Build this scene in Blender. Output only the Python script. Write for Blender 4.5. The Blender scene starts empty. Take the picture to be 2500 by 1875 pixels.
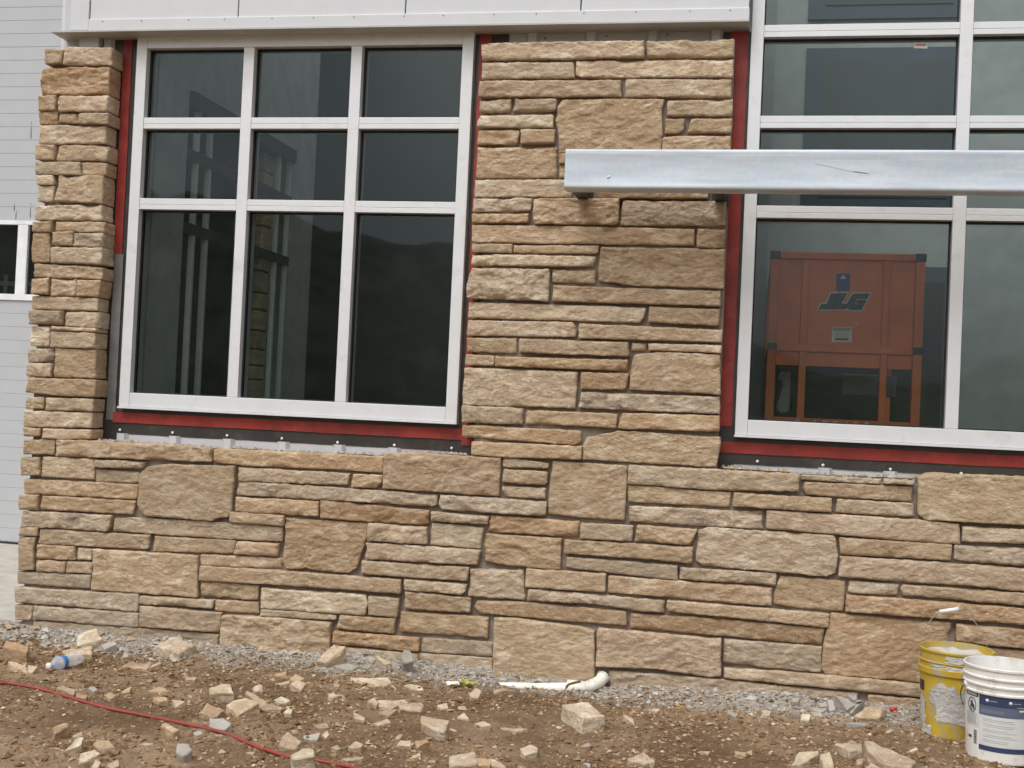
import bpy, bmesh, math, random
import numpy as np
from mathutils import Vector, Matrix
random.seed(7); rng = np.random.default_rng(11)
S = bpy.context.scene
COL = S.collection
PI = math.pi

# ------------------------------------------------------------------ camera
FPX = 3000.0                                   # focal length in pixels of a 2500 px wide picture
def _rot(yaw, pitch, roll):
    cy, sy = math.cos(yaw), math.sin(yaw); cp, sp = math.cos(pitch), math.sin(pitch); cr, sr = math.cos(roll), math.sin(roll)
    return (np.array([[cr, -sr, 0], [sr, cr, 0], [0, 0, 1]]) @ np.array([[1, 0, 0], [0, cp, -sp], [0, sp, cp]])
            @ np.array([[cy, 0, -sy], [0, 1, 0], [sy, 0, cy]]))
RC = _rot(math.radians(-11.135), math.radians(-1.093), math.radians(2.593))
CAM = np.array([0.0, -5.867, 1.30])
def w2(v): return np.array([v[0], v[2], -v[1]])
cam_d = bpy.data.cameras.new('camera'); cam = bpy.data.objects.new('camera', cam_d); COL.objects.link(cam)
r_, d_, f_ = w2(RC[0]), w2(RC[1]), w2(RC[2])
M4 = Matrix(((r_[0], -d_[0], -f_[0], CAM[0]), (r_[1], -d_[1], -f_[1], CAM[1]), (r_[2], -d_[2], -f_[2], CAM[2]), (0, 0, 0, 1)))
cam.matrix_world = M4
cam_d.sensor_width = 36.0; cam_d.lens = FPX / 2500 * 36; cam_d.clip_start = 0.05; cam_d.clip_end = 2000
S.camera = cam

# ------------------------------------------------------------------ sky, sun, exposure (overcast)
SUN_EL, SUN_AZ = math.radians(56), math.radians(200)
world = bpy.data.worlds.new('World'); S.world = world; world.use_nodes = True
wn = world.node_tree; wn.nodes.clear()
sky = wn.nodes.new('ShaderNodeTexSky'); sky.sky_type = 'NISHITA'; sky.sun_disc = False
sky.sun_elevation = SUN_EL; sky.sun_rotation = SUN_AZ; sky.air_density = 1.0; sky.dust_density = 4.0; sky.ozone_density = 1.0
hs = wn.nodes.new('ShaderNodeHueSaturation'); hs.inputs['Saturation'].default_value = 0.05
bg = wn.nodes.new('ShaderNodeBackground'); bg.inputs['Strength'].default_value = 0.15
wo = wn.nodes.new('ShaderNodeOutputWorld')
wn.links.new(sky.outputs[0], hs.inputs['Color']); wn.links.new(hs.outputs[0], bg.inputs['Color']); wn.links.new(bg.outputs[0], wo.inputs[0])
sl = bpy.data.lights.new('sun', 'SUN'); sl.energy = 1.2; sl.angle = math.radians(35); sl.color = (1, 0.985, 0.955)
sun = bpy.data.objects.new('sun', sl); COL.objects.link(sun)
sd = Vector((math.sin(SUN_AZ) * math.cos(SUN_EL), math.cos(SUN_AZ) * math.cos(SUN_EL), math.sin(SUN_EL)))
sun.rotation_euler = (-sd).to_track_quat('-Z', 'Y').to_euler(); sun.location = (-3, -8, 9)
S.view_settings.view_transform = 'Standard'; S.view_settings.look = 'None'; S.view_settings.gamma = 1.0
S.view_settings.use_curve_mapping = False; S.view_settings.exposure = 0.13
S.render.engine = 'CYCLES'
S.cycles.max_bounces = 8; S.cycles.diffuse_bounces = 4; S.cycles.glossy_bounces = 4
S.cycles.transmission_bounces = 4; S.cycles.transparent_max_bounces = 12
S.cycles.caustics_reflective = False; S.cycles.caustics_refractive = False

# ------------------------------------------------------------------ helpers
def ray(px, py):
    d = RC.T @ np.array([(px - 1250) / FPX, (py - 937.5) / FPX, 1.0]); return np.array([d[0], d[2], -d[1]])
def bp(px, py, Y=0.0):                         # picture point -> point on the upright plane y = Y
    d = ray(px, py); return CAM + d * ((Y - CAM[1]) / d[1])
def gpz(px, py, z=0.0):                        # picture point -> point at height z
    d = ray(px, py); return CAM + d * ((z - CAM[2]) / d[2])
TILES = {'A': (0, 0, 800), 'B': (800, 0, 800), 'C': (1700, 0, 800), 'D': (0, 500, 800), 'E': (1100, 500, 800), 'F': (1700, 500, 800),
         'G': (0, 1000, 800), 'H': (600, 1000, 800), 'I': (1200, 1000, 800), 'J': (1700, 1000, 800), 'O': (1150, 0, 800),
         'K': (0, 1400, 640), 'L': (600, 1400, 640), 'M': (1200, 1400, 640), 'N': (1860, 1400, 640)}
def T(t, x, y):
    a, b, w = TILES[t]; return a + x * w / 2212.0, b + y * w / 2212.0
def pts(s): return [tuple(float(v) for v in q.split(',')) for q in s.split()]

def _hash(ix, iy, iz):
    h = (ix * 374761393 + iy * 668265263 + iz * 2147483647 + 1013904223) & 0xFFFFFFFF
    h = ((h ^ (h >> 13)) * 1274126177) & 0xFFFFFFFF
    h = ((h ^ (h >> 16)) * 2246822519) & 0xFFFFFFFF
    return ((h ^ (h >> 15)) & 0xFFFFFF) / float(0xFFFFFF)
def vnoise(x, y, z=0.0):
    x, y, z = np.broadcast_arrays(np.asarray(x, float), np.asarray(y, float), np.asarray(z, float))
    x0, y0, z0 = np.floor(x).astype(np.int64), np.floor(y).astype(np.int64), np.floor(z).astype(np.int64)
    fx, fy, fz = x - x0, y - y0, z - z0
    fx, fy, fz = [t * t * t * (t * (6 * t - 15) + 10) for t in (fx, fy, fz)]
    r = 0
    for dx in (0, 1):
        for dy in (0, 1):
            for dz in (0, 1):
                r = r + _hash(x0 + dx, y0 + dy, z0 + dz) * (fx if dx else 1 - fx) * (fy if dy else 1 - fy) * (fz if dz else 1 - fz)
    return r * 2 - 1
def fbm(x, y, z=0.0, o=4):
    a, s, r = 1.0, 0.0, 0.0
    for k in range(o):
        f = 2.03 ** k
        r = r + a * vnoise(x * f + 17.3 * k, y * f + 5.1 * k, z * f); s += a; a *= 0.5
    return r / s

def tag(o, label=None, cat=None, group=None, kind=None):
    if label: o['label'] = label
    if cat: o['category'] = cat
    if group: o['group'] = group
    if kind: o['kind'] = kind
    return o
def empty(name, loc=(0, 0, 0)):
    o = bpy.data.objects.new(name, None); COL.objects.link(o); o.location = loc; o.empty_display_size = 0.1; return o
def mesh_obj(name, verts, faces, m, parent=None, smooth=False, loc=None):
    me = bpy.data.meshes.new(name)
    v = np.asarray(verts, float)
    if loc is None: loc = v.mean(axis=0)
    loc = np.asarray(loc, float)
    me.from_pydata((v - loc).tolist(), [], faces if isinstance(faces, list) else faces.tolist()); me.update()
    if m is not None: me.materials.append(m)
    if smooth: me.polygons.foreach_set('use_smooth', [True] * len(me.polygons))
    return add(name, me, parent, loc)
def add(name, me, parent, loc):
    o = bpy.data.objects.new(name, me); COL.objects.link(o)
    if parent is not None:
        o.parent = parent
        pw = np.zeros(3); p = parent
        while p is not None: pw += np.array(p.location); p = p.parent
        o.location = np.asarray(loc) - pw
    else: o.location = loc
    return o
BOXF = [(0, 3, 2, 1), (4, 5, 6, 7), (0, 1, 5, 4), (1, 2, 6, 5), (2, 3, 7, 6), (3, 0, 4, 7)]
def boxv(x0, x1, y0, y1, z0, z1):
    return [(x0, y0, z0), (x1, y0, z0), (x1, y1, z0), (x0, y1, z0), (x0, y0, z1), (x1, y0, z1), (x1, y1, z1), (x0, y1, z1)]
def bevel(o, w, seg=2):
    b = o.modifiers.new('bevel', 'BEVEL'); b.width = w; b.segments = seg; b.limit_method = 'ANGLE'; b.harden_normals = False
    return o
def box(name, x0, x1, y0, y1, z0, z1, m, parent=None, bev=0.0):
    x0, x1 = sorted((x0, x1)); y0, y1 = sorted((y0, y1)); z0, z1 = sorted((z0, z1))
    o = mesh_obj(name, boxv(x0, x1, y0, y1, z0, z1), BOXF, m, parent)
    if bev: bevel(o, bev)
    return o
class MB:
    def __init__(s): s.v = []; s.f = []
    def add(s, v, f):
        n = len(s.v); s.v += [tuple(p) for p in v]; s.f += [tuple(i + n for i in q) for q in f]
    def box(s, *a): s.add(boxv(*a), BOXF)
    def build(s, name, m, parent=None, smooth=False, loc=None): return mesh_obj(name, s.v, s.f, m, parent, smooth, loc)
def tube_vf(path, r, n=10, cap=True):
    P = [Vector(p) for p in path]; V = []; Fc = []
    rr = r if isinstance(r, (list, tuple)) else [r] * len(P)
    up = Vector((0, 0, 1)); prev = None
    for i, p in enumerate(P):
        t = (P[min(i + 1, len(P) - 1)] - P[max(i - 1, 0)]).normalized()
        if prev is None:
            a = t.cross(up)
            if a.length < 1e-3: a = t.cross(Vector((1, 0, 0)))
            a.normalize()
        else:
            a = (prev - t * prev.dot(t)); a.normalize()
        prev = a; b = t.cross(a)
        for k in range(n):
            w = 2 * PI * k / n; V.append(tuple(p + (a * math.cos(w) + b * math.sin(w)) * rr[i]))
    for i in range(len(P) - 1):
        for k in range(n):
            k2 = (k + 1) % n; Fc.append((i * n + k, i * n + k2, (i + 1) * n + k2, (i + 1) * n + k))
    if cap:
        Fc.append(tuple(range(n))[::-1]); Fc.append(tuple((len(P) - 1) * n + k for k in range(n)))
    return V, Fc
def tube(name, path, r, m, parent=None, n=10):
    v, f = tube_vf(path, r, n); return mesh_obj(name, v, f, m, parent, True)
def smooth_path(P, sub=6):
    P = [np.array(p, float) for p in P]; out = []
    for i in range(len(P) - 1):
        p0, p1, p2, p3 = P[max(i - 1, 0)], P[i], P[i + 1], P[min(i + 2, len(P) - 1)]
        for k in range(sub):
            t = k / sub
            out.append(0.5 * ((2 * p1) + (-p0 + p2) * t + (2 * p0 - 5 * p1 + 4 * p2 - p3) * t * t + (-p0 + 3 * p1 - 3 * p2 + p3) * t ** 3))
    out.append(P[-1]); return out
def lathe(prof, n=48):
    V = []; Fc = []
    for (r, z) in prof:
        for k in range(n): V.append((r * math.cos(2 * PI * k / n), r * math.sin(2 * PI * k / n), z))
    for i in range(len(prof) - 1):
        for k in range(n):
            k2 = (k + 1) % n; Fc.append((i * n + k, i * n + k2, (i + 1) * n + k2, (i + 1) * n + k))
    return V, Fc

# ------------------------------------------------------------------ materials
def new_mat(name):
    m = bpy.data.materials.new(name); m.use_nodes = True
    nt = m.node_tree; return m, nt, nt.nodes['Principled BSDF']
def N(nt, t, **k):
    n = nt.nodes.new(t)
    for a, b in k.items():
        if a in n.inputs: n.inputs[a].default_value = b
        else: setattr(n, a, b)
    return n
def vec_src(nt, scale=(1, 1, 1), rand=True, obj=True):
    tc = N(nt, 'ShaderNodeTexCoord'); mp = N(nt, 'ShaderNodeMapping')
    mp.inputs['Scale'].default_value = scale
    nt.links.new(tc.outputs['Object'], mp.inputs['Vector'])
    if rand:
        oi = N(nt, 'ShaderNodeObjectInfo'); mu = N(nt, 'ShaderNodeMath', operation='MULTIPLY'); mu.inputs[1].default_value = 57.0
        nt.links.new(oi.outputs['Random'], mu.inputs[0]); nt.links.new(mu.outputs[0], mp.inputs['Location'])
    return mp.outputs[0]
def noise(nt, vec, scale, detail=4, rough=0.55, dist=0.0):
    n = N(nt, 'ShaderNodeTexNoise'); n.inputs['Scale'].default_value = scale; n.inputs['Detail'].default_value = detail
    n.inputs['Roughness'].default_value = rough; n.inputs['Distortion'].default_value = dist
    if vec is not None: nt.links.new(vec, n.inputs['Vector'])
    return n.outputs['Fac']
def ramp(nt, fac, lo, hi, a=0.0, b=1.0):
    n = N(nt, 'ShaderNodeMapRange'); n.inputs[1].default_value = lo; n.inputs[2].default_value = hi
    n.inputs[3].default_value = a; n.inputs[4].default_value = b; n.interpolation_type = 'SMOOTHSTEP'
    nt.links.new(fac, n.inputs[0]); return n.outputs[0]
def mix(nt, fac, a, b, mode='MIX'):
    n = N(nt, 'ShaderNodeMix', data_type='RGBA', blend_type=mode)
    for s, v in ((0, fac), (6, a), (7, b)):
        if hasattr(v, 'links') or hasattr(v, 'is_linked'): nt.links.new(v, n.inputs[s])
        else: n.inputs[s].default_value = (*v, 1) if isinstance(v, tuple) and len(v) == 3 else v
    return n.outputs[2]
def bump(nt, bsdf, h, strength=0.3, dist=0.01, prev=None):
    b = N(nt, 'ShaderNodeBump'); b.inputs['Strength'].default_value = strength; b.inputs['Distance'].default_value = dist
    nt.links.new(h, b.inputs['Height'])
    if prev is not None: nt.links.new(prev, b.inputs['Normal'])
    nt.links.new(b.outputs[0], bsdf.inputs['Normal']); return b.outputs[0]
def jitter(nt, col, vlo=0.88, vhi=1.10, h=0.0045):
    oi = N(nt, 'ShaderNodeObjectInfo'); hsv = N(nt, 'ShaderNodeHueSaturation')
    r1 = N(nt, 'ShaderNodeMapRange'); r1.inputs[3].default_value = vlo; r1.inputs[4].default_value = vhi
    nt.links.new(oi.outputs['Random'], r1.inputs[0]); nt.links.new(r1.outputs[0], hsv.inputs['Value'])
    m2 = N(nt, 'ShaderNodeMath', operation='MULTIPLY'); m2.inputs[1].default_value = 13.7; f2 = N(nt, 'ShaderNodeMath', operation='FRACT')
    nt.links.new(oi.outputs['Random'], m2.inputs[0]); nt.links.new(m2.outputs[0], f2.inputs[0])
    r2 = N(nt, 'ShaderNodeMapRange'); r2.inputs[3].default_value = 0.5 - h; r2.inputs[4].default_value = 0.5 + h
    nt.links.new(f2.outputs[0], r2.inputs[0]); nt.links.new(r2.outputs[0], hsv.inputs['Hue'])
    r3 = N(nt, 'ShaderNodeMapRange'); r3.inputs[3].default_value = 1.04; r3.inputs[4].default_value = 0.90
    nt.links.new(f2.outputs[0], r3.inputs[0]); nt.links.new(r3.outputs[0], hsv.inputs['Saturation'])
    nt.links.new(col, hsv.inputs['Color']); return hsv.outputs[0]
def stone_mat(name, base, pale, dark, pk=0.7, dk=0.6):
    m, nt, b = new_mat(name)
    v1 = vec_src(nt, (1, 1, 1.9)); v2 = vec_src(nt, (1.0, 1.0, 3.8)); v3 = vec_src(nt, (1, 1, 1.6))
    n1 = noise(nt, v1, 7.5, 5, 0.62, 0.9); n2 = noise(nt, v2, 6.0, 5, 0.64, 1.4); n3 = noise(nt, v3, 46, 3, 0.62, 0.3)
    c = mix(nt, ramp(nt, n1, 0.49, 0.63, 0, pk), base, pale)
    c = mix(nt, ramp(nt, n1, 0.46, 0.30, 0, 0.55), c, tuple(0.45 * x + 0.55 * y for x, y in zip(base, dark)))
    c = mix(nt, ramp(nt, n2, 0.50, 0.68, 0, dk), c, dark)
    c = mix(nt, ramp(nt, n3, 0.58, 0.76, 0, 0.5), c, tuple(min(1, x * 1.22) for x in pale))
    c = mix(nt, ramp(nt, n3, 0.42, 0.26, 0, 0.55), c, tuple(x * 0.72 for x in dark))
    c = jitter(nt, c)
    nt.links.new(c, b.inputs['Base Color']); b.inputs['Roughness'].default_value = 0.93; b.inputs['Specular IOR Level'].default_value = 0.15
    v4 = vec_src(nt, (1, 1, 2.0))
    bump(nt, b, noise(nt, v4, 34, 5, 0.74, 0.5), 1.0, 0.014)
    return m
SM = {'t': stone_mat('sandstone tan', (0.508, 0.372, 0.245), (0.69, 0.565, 0.415), (0.365, 0.255, 0.158)),
      'o': stone_mat('sandstone ochre', (0.495, 0.348, 0.215), (0.66, 0.53, 0.375), (0.355, 0.238, 0.14)),
      'p': stone_mat('sandstone pale', (0.570, 0.445, 0.312), (0.76, 0.65, 0.505), (0.415, 0.305, 0.20), 0.8),
      'g': stone_mat('sandstone grey', (0.478, 0.362, 0.250), (0.64, 0.53, 0.405), (0.345, 0.255, 0.172)),
      'y': stone_mat('sandstone cream', (0.590, 0.468, 0.322), (0.78, 0.675, 0.51), (0.43, 0.325, 0.21), 0.8),
      'b': stone_mat('sandstone brown', (0.445, 0.300, 0.178), (0.63, 0.50, 0.355), (0.315, 0.203, 0.115)),
      'd': stone_mat('sandstone smoky', (0.495, 0.390, 0.280), (0.70, 0.585, 0.445), (0.175, 0.14, 0.118), 0.85, 0.85)}
def flat_mat(name, col, rough=0.6, metal=0.0, var=0.08, bscale=60, bs=0.1, bd=0.002, spec=0.5, dirt=None, dk=0.4, dscale=4):
    m, nt, b = new_mat(name); v = vec_src(nt, rand=True)
    c = mix(nt, ramp(nt, noise(nt, v, 7, 4), 0.3, 0.7), tuple(max(0, x * (1 - var)) for x in col), tuple(min(1, x * (1 + var)) for x in col))
    if dirt: c = mix(nt, ramp(nt, noise(nt, v, dscale, 6, 0.65), 0.52, 0.72, 0, dk), c, dirt)
    nt.links.new(c, b.inputs['Base Color']); b.inputs['Metallic'].default_value = metal; b.inputs['Specular IOR Level'].default_value = spec
    nt.links.new(ramp(nt, noise(nt, v, 11, 3), 0.2, 0.8, rough - 0.07, rough + 0.07), b.inputs['Roughness'])
    if bs: bump(nt, b, noise(nt, v, bscale, 4), bs, bd)
    return m
M_mortar = flat_mat('mortar', (0.235, 0.195, 0.165), 0.95, var=0.18, bscale=70, bs=0.8, bd=0.006, spec=0.1, dirt=(0.33, 0.30, 0.27), dscale=9)
M_alu = flat_mat('clear anodised aluminium', (0.70, 0.712, 0.735), 0.42, 0.12, 0.03, 30, 0.02, 0.001, dirt=(0.54, 0.52, 0.49), dk=0.5, dscale=7)
M_alug = flat_mat('interior aluminium', (0.84, 0.89, 0.86), 0.5, 0.1, 0.03, 30, 0.0)
M_seal = flat_mat('black gasket', (0.016, 0.016, 0.016), 0.6, bs=0)
M_red = flat_mat('red flashing tape', (0.265, 0.026, 0.019), 0.5, var=0.25, bscale=18, bs=0.35, bd=0.006, dirt=(0.33, 0.06, 0.045), dk=0.35, dscale=14)
M_membrane = flat_mat('dark membrane', (0.035, 0.030, 0.028), 0.45, var=0.2, bscale=14, bs=0.25, bd=0.006, dirt=(0.10, 0.09, 0.085), dk=0.5, dscale=10)
M_galvst = flat_mat('grey metal flashing', (0.30, 0.30, 0.31), 0.42, 0.7, 0.15, 20, 0.05, 0.002)
M_metalp = flat_mat('white metal panel', (0.52, 0.53, 0.56), 0.4, 0.0, 0.03, 30, 0.02, 0.001, dirt=(0.55, 0.54, 0.52), dk=0.4, dscale=9)
M_fascia = flat_mat('painted fascia panel', (0.60, 0.615, 0.64), 0.38, 0.0, 0.02, 3, 0.05, 0.01, dirt=(0.64, 0.63, 0.62), dk=0.3, dscale=3)
M_soffit = flat_mat('grey soffit flashing', (0.46, 0.46, 0.44), 0.45, 0.0, 0.04, 8, 0.04, 0.004)
M_door = flat_mat('grey sectional door', (0.46, 0.47, 0.49), 0.5, 0.0, 0.02, 200, 0.12, 0.001)
M_whitefr = flat_mat('white door window frame', (0.78, 0.79, 0.80), 0.45, bs=0)
M_intr = flat_mat('bay back wall paint', (0.30, 0.315, 0.315), 0.85, bs=0.05)
M_intw = flat_mat('interior painted wall', (0.56, 0.59, 0.57), 0.85, bs=0.05)
M_intd = flat_mat('dark interior board', (0.05, 0.058, 0.06), 0.6, bs=0)
M_navy = flat_mat('dark blue interior door', (0.045, 0.062, 0.085), 0.5, bs=0)
M_floor = flat_mat('interior concrete floor', (0.26, 0.255, 0.245), 0.7, bs=0.05)
M_conc = flat_mat('concrete apron', (0.46, 0.425, 0.37), 0.9, var=0.12, bscale=40, bs=0.3, bd=0.004, dirt=(0.30, 0.27, 0.23), dk=0.5, dscale=2.2)
M_screw = flat_mat('white screw cap', (0.80, 0.79, 0.77), 0.4, bs=0)
M_steel = flat_mat('dark steel', (0.045, 0.045, 0.045), 0.5, 0.4, bs=0.1)
M_wire = flat_mat('bucket wire', (0.42, 0.41, 0.38), 0.4, 0.7, bs=0)
M_pvc = flat_mat('white pvc', (0.82, 0.80, 0.72), 0.35, 0.0, 0.04, 20, 0.03, 0.002, dirt=(0.36, 0.31, 0.26), dk=1.0, dscale=20)
M_rust = flat_mat('rusty strap', (0.20, 0.11, 0.06), 0.7, 0.2, 0.3)
M_cord = flat_mat('red cord rubber', (0.29, 0.048, 0.038), 0.55, var=0.15, bs=0.05, dirt=(0.20, 0.09, 0.06), dk=0.8, dscale=5)
M_lift = flat_mat('orange lift paint', (0.74, 0.165, 0.05), 0.45, 0.0, 0.10, 20, 0.06, 0.003, dirt=(0.40, 0.13, 0.06), dk=0.5, dscale=5)
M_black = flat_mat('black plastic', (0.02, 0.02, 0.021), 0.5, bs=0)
M_logod = flat_mat('dark logo print', (0.035, 0.05, 0.05), 0.5, bs=0)
M_logol = flat_mat('pale logo outline', (0.72, 0.70, 0.66), 0.5, bs=0)
M_blue = flat_mat('blue sticker', (0.03, 0.04, 0.22), 0.45, bs=0)
M_paper = flat_mat('white sticker', (0.72, 0.71, 0.68), 0.6, bs=0, var=0.05)
M_ink = flat_mat('grey print', (0.30, 0.31, 0.33), 0.6, bs=0)
M_inkk = flat_mat('black print', (0.03, 0.03, 0.035), 0.6, bs=0)
M_inkn = flat_mat('navy print', (0.035, 0.05, 0.115), 0.5, bs=0, var=0.1)
M_inks = flat_mat('slate blue print', (0.105, 0.125, 0.19), 0.5, bs=0, var=0.1)
M_lab = flat_mat('label paper', (0.66, 0.665, 0.655), 0.55, bs=0, var=0.05, dirt=(0.50, 0.48, 0.43), dk=0.4)
M_wbuck = flat_mat('white bucket plastic', (0.78, 0.765, 0.73), 0.4, 0.0, 0.03, 25, 0.04, 0.002, dirt=(0.46, 0.39, 0.31), dk=0.75, dscale=9)
M_slurry = flat_mat('dried mortar', (0.52, 0.50, 0.475), 0.95, var=0.2, bscale=60, bs=1.0, bd=0.008, spec=0.1)
M_blabel = flat_mat('blue bottle label', (0.03, 0.22, 0.62), 0.4, bs=0, var=0.2)
M_leafy = flat_mat('yellow green leaf', (0.38, 0.36, 0.07), 0.6, var=0.35)
M_redcap = flat_mat('red plastic', (0.5, 0.02, 0.03), 0.4, bs=0)
M_chipg = flat_mat('grey mortar lump', (0.38, 0.35, 0.31), 0.95, var=0.15, bscale=90, bs=0.8, bd=0.004, spec=0.1, dirt=(0.30, 0.26, 0.21))
# yellow bucket: plastic with a coat of dried mortar
M_ybuck, nt, b = new_mat('yellow bucket plastic')
v = vec_src(nt, rand=False)
yc = mix(nt, ramp(nt, noise(nt, v, 6, 4), 0.3, 0.7), (0.47, 0.32, 0.030), (0.60, 0.42, 0.045))
yf = ramp(nt, noise(nt, v, 9.5, 7, 0.68, 0.4), 0.47, 0.58, 0, 0.85)
nt.links.new(mix(nt, yf, yc, (0.37, 0.31, 0.20)), b.inputs['Base Color'])
nt.links.new(ramp(nt, yf, 0, 1, 0.38, 0.9), b.inputs['Roughness']); bump(nt, b, yf, 0.3, 0.002)
# galvanised beam
M_galv, nt, b = new_mat('galvanised steel')
v = vec_src(nt, (0.35, 3, 3), rand=False); v2 = vec_src(nt, (1, 1, 1), rand=False); v4 = vec_src(nt, (0.12, 2, 9), rand=False)
c = mix(nt, ramp(nt, noise(nt, v, 5, 5), 0.35, 0.68), (0.47, 0.53, 0.60), (0.60, 0.66, 0.735))
c = mix(nt, ramp(nt, noise(nt, v4, 5, 5, 0.6), 0.55, 0.72, 0, 0.55), c, (0.76, 0.80, 0.84))
vo = N(nt, 'ShaderNodeTexVoronoi'); vo.inputs['Scale'].default_value = 55; nt.links.new(v2, vo.inputs['Vector'])
c = mix(nt, 0.11, c, vo.outputs['Color'], 'SOFT_LIGHT')
c = mix(nt, ramp(nt, noise(nt, v, 26, 6, 0.7), 0.68, 0.82, 0, 0.35), c, (0.40, 0.38, 0.36))
nt.links.new(c, b.inputs['Base Color']); b.inputs['Metallic'].default_value = 0.15
nt.links.new(ramp(nt, noise(nt, v2, 14, 4), 0.3, 0.7, 0.38, 0.6), b.inputs['Roughness']); bump(nt, b, noise(nt, v2, 9, 3), 0.06, 0.01)
# window glass: thin pane, clear transmission plus mirror reflection by Fresnel
def glass_mat(name, tint, base, dusty=0.03):
    m, nt, b = new_mat(name); nt.nodes.remove(b); out = nt.nodes['Material Output']
    tr = N(nt, 'ShaderNodeBsdfTransparent'); tr.inputs[0].default_value = (*tint, 1)
    gl = N(nt, 'ShaderNodeBsdfGlossy'); gl.inputs['Roughness'].default_value = 0.02; gl.inputs['Color'].default_value = (0.66, 0.78, 0.82, 1)
    fr = N(nt, 'ShaderNodeFresnel'); fr.inputs['IOR'].default_value = base
    m1 = N(nt, 'ShaderNodeMixShader'); nt.links.new(fr.outputs[0], m1.inputs[0]); nt.links.new(tr.outputs[0], m1.inputs[1]); nt.links.new(gl.outputs[0], m1.inputs[2])
    df = N(nt, 'ShaderNodeBsdfDiffuse'); df.inputs[0].default_value = (0.5, 0.49, 0.46, 1)
    v = vec_src(nt); fac = ramp(nt, noise(nt, v, 3.2, 6, 0.65), 0.45, 0.85, 0.003, dusty)
    m2 = N(nt, 'ShaderNodeMixShader'); nt.links.new(fac, m2.inputs[0]); nt.links.new(m1.outputs[0], m2.inputs[1]); nt.links.new(df.outputs[0], m2.inputs[2])
    nt.links.new(m2.outputs[0], out.inputs[0]); return m
M_glass = glass_mat('tinted window glass', (0.80, 0.89, 0.85), 1.52)
M_glassd = glass_mat('door glass', (0.70, 0.74, 0.72), 1.6)
# clear bottle
M_bottle, nt, b = new_mat('clear bottle plastic'); b.inputs['Base Color'].default_value = (0.9, 0.92, 0.95, 1); b.inputs['Roughness'].default_value = 0.15; b.inputs['Alpha'].default_value = 0.34
b.inputs['Specular IOR Level'].default_value = 0.9
# dirt
def dirt_cols(nt, v):
    c = mix(nt, ramp(nt, noise(nt, v, 1.3, 4, 0.6), 0.38, 0.64), (0.165, 0.106, 0.062), (0.335, 0.235, 0.150))
    c = mix(nt, ramp(nt, noise(nt, v, 9, 5, 0.65), 0.45, 0.72, 0, 0.7), c, (0.13, 0.08, 0.043))
    return mix(nt, ramp(nt, noise(nt, v, 55, 4, 0.7), 0.52, 0.74, 0, 0.7), c, (0.50, 0.37, 0.24))
M_ground, nt, b = new_mat('dirt and mortar dust')
ge = N(nt, 'ShaderNodeNewGeometry'); pos = ge.outputs['Position']
c = dirt_cols(nt, pos)
sx = N(nt, 'ShaderNodeSeparateXYZ'); nt.links.new(pos, sx.inputs[0])
ad = N(nt, 'ShaderNodeMath', operation='MULTIPLY_ADD'); nt.links.new(noise(nt, pos, 3.5, 5, 0.6), ad.inputs[0]); ad.inputs[1].default_value = 0.55; nt.links.new(sx.outputs[1], ad.inputs[2])
c = mix(nt, ramp(nt, ad.outputs[0], -0.12, 0.20, 0, 0.95), c, mix(nt, ramp(nt, noise(nt, pos, 40, 4), 0.35, 0.7), (0.33, 0.30, 0.265), (0.50, 0.475, 0.44)))
nt.links.new(c, b.inputs['Base Color']); b.inputs['Roughness'].default_value = 1.0; b.inputs['Specular IOR Level'].default_value = 0.1
p = bump(nt, b, noise(nt, pos, 45, 5, 0.7), 0.9, 0.012); bump(nt, b, noise(nt, pos, 190, 3, 0.7), 0.8, 0.005, p)
def island_mat(name, stops, bs=0.4):
    m, nt, b = new_mat(name); ge = N(nt, 'ShaderNodeNewGeometry'); cr = N(nt, 'ShaderNodeValToRGB'); cr.color_ramp.interpolation = 'CONSTANT'
    el = cr.color_ramp.elements
    while len(el) > 1: el.remove(el[-1])
    el[0].position = 0; el[0].color = (*stops[0][1], 1)
    for p_, c_ in stops[1:]: e = el.new(p_); e.color = (*c_, 1)
    nt.links.new(ge.outputs['Random Per Island'], cr.inputs[0])
    c = mix(nt, ramp(nt, noise(nt, ge.outputs['Position'], 90, 3), 0.4, 0.75, 0, 0.4), cr.outputs[0], (0.2, 0.14, 0.08))
    nt.links.new(c, b.inputs['Base Color']); b.inputs['Roughness'].default_value = 0.95; b.inputs['Specular IOR Level'].default_value = 0.15
    bump(nt, b, noise(nt, ge.outputs['Position'], 160, 3), bs, 0.003); return m
M_peb = island_mat('dirt crumbs', [(0, (0.15, 0.088, 0.044)), (0.26, (0.22, 0.138, 0.075)), (0.54, (0.31, 0.207, 0.122)), (0.74, (0.41, 0.29, 0.18)), (0.87, (0.54, 0.40, 0.26)), (0.93, (0.36, 0.32, 0.27)), (0.975, (0.64, 0.54, 0.40))])
M_clod = island_mat('dirt clods', [(0, (0.17, 0.10, 0.05)), (0.35, (0.25, 0.155, 0.083)), (0.7, (0.33, 0.215, 0.12)), (0.92, (0.42, 0.30, 0.18))])
M_mchip = island_mat('mortar crumbs', [(0, (0.35, 0.32, 0.285)), (0.3, (0.43, 0.40, 0.36)), (0.55, (0.29, 0.265, 0.235)), (0.72, (0.53, 0.50, 0.46)), (0.84, (0.46, 0.35, 0.235))])
# hill seen only as a reflection
M_hill, nt, b = new_mat('wooded hill'); ge = N(nt, 'ShaderNodeNewGeometry')
c = mix(nt, ramp(nt, noise(nt, ge.outputs['Position'], 0.25, 6, 0.7), 0.35, 0.65), (0.14, 0.16, 0.10), (0.28, 0.30, 0.19)); nt.links.new(c, b.inputs['Base Color']); b.inputs['Roughness'].default_value = 1

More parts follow.
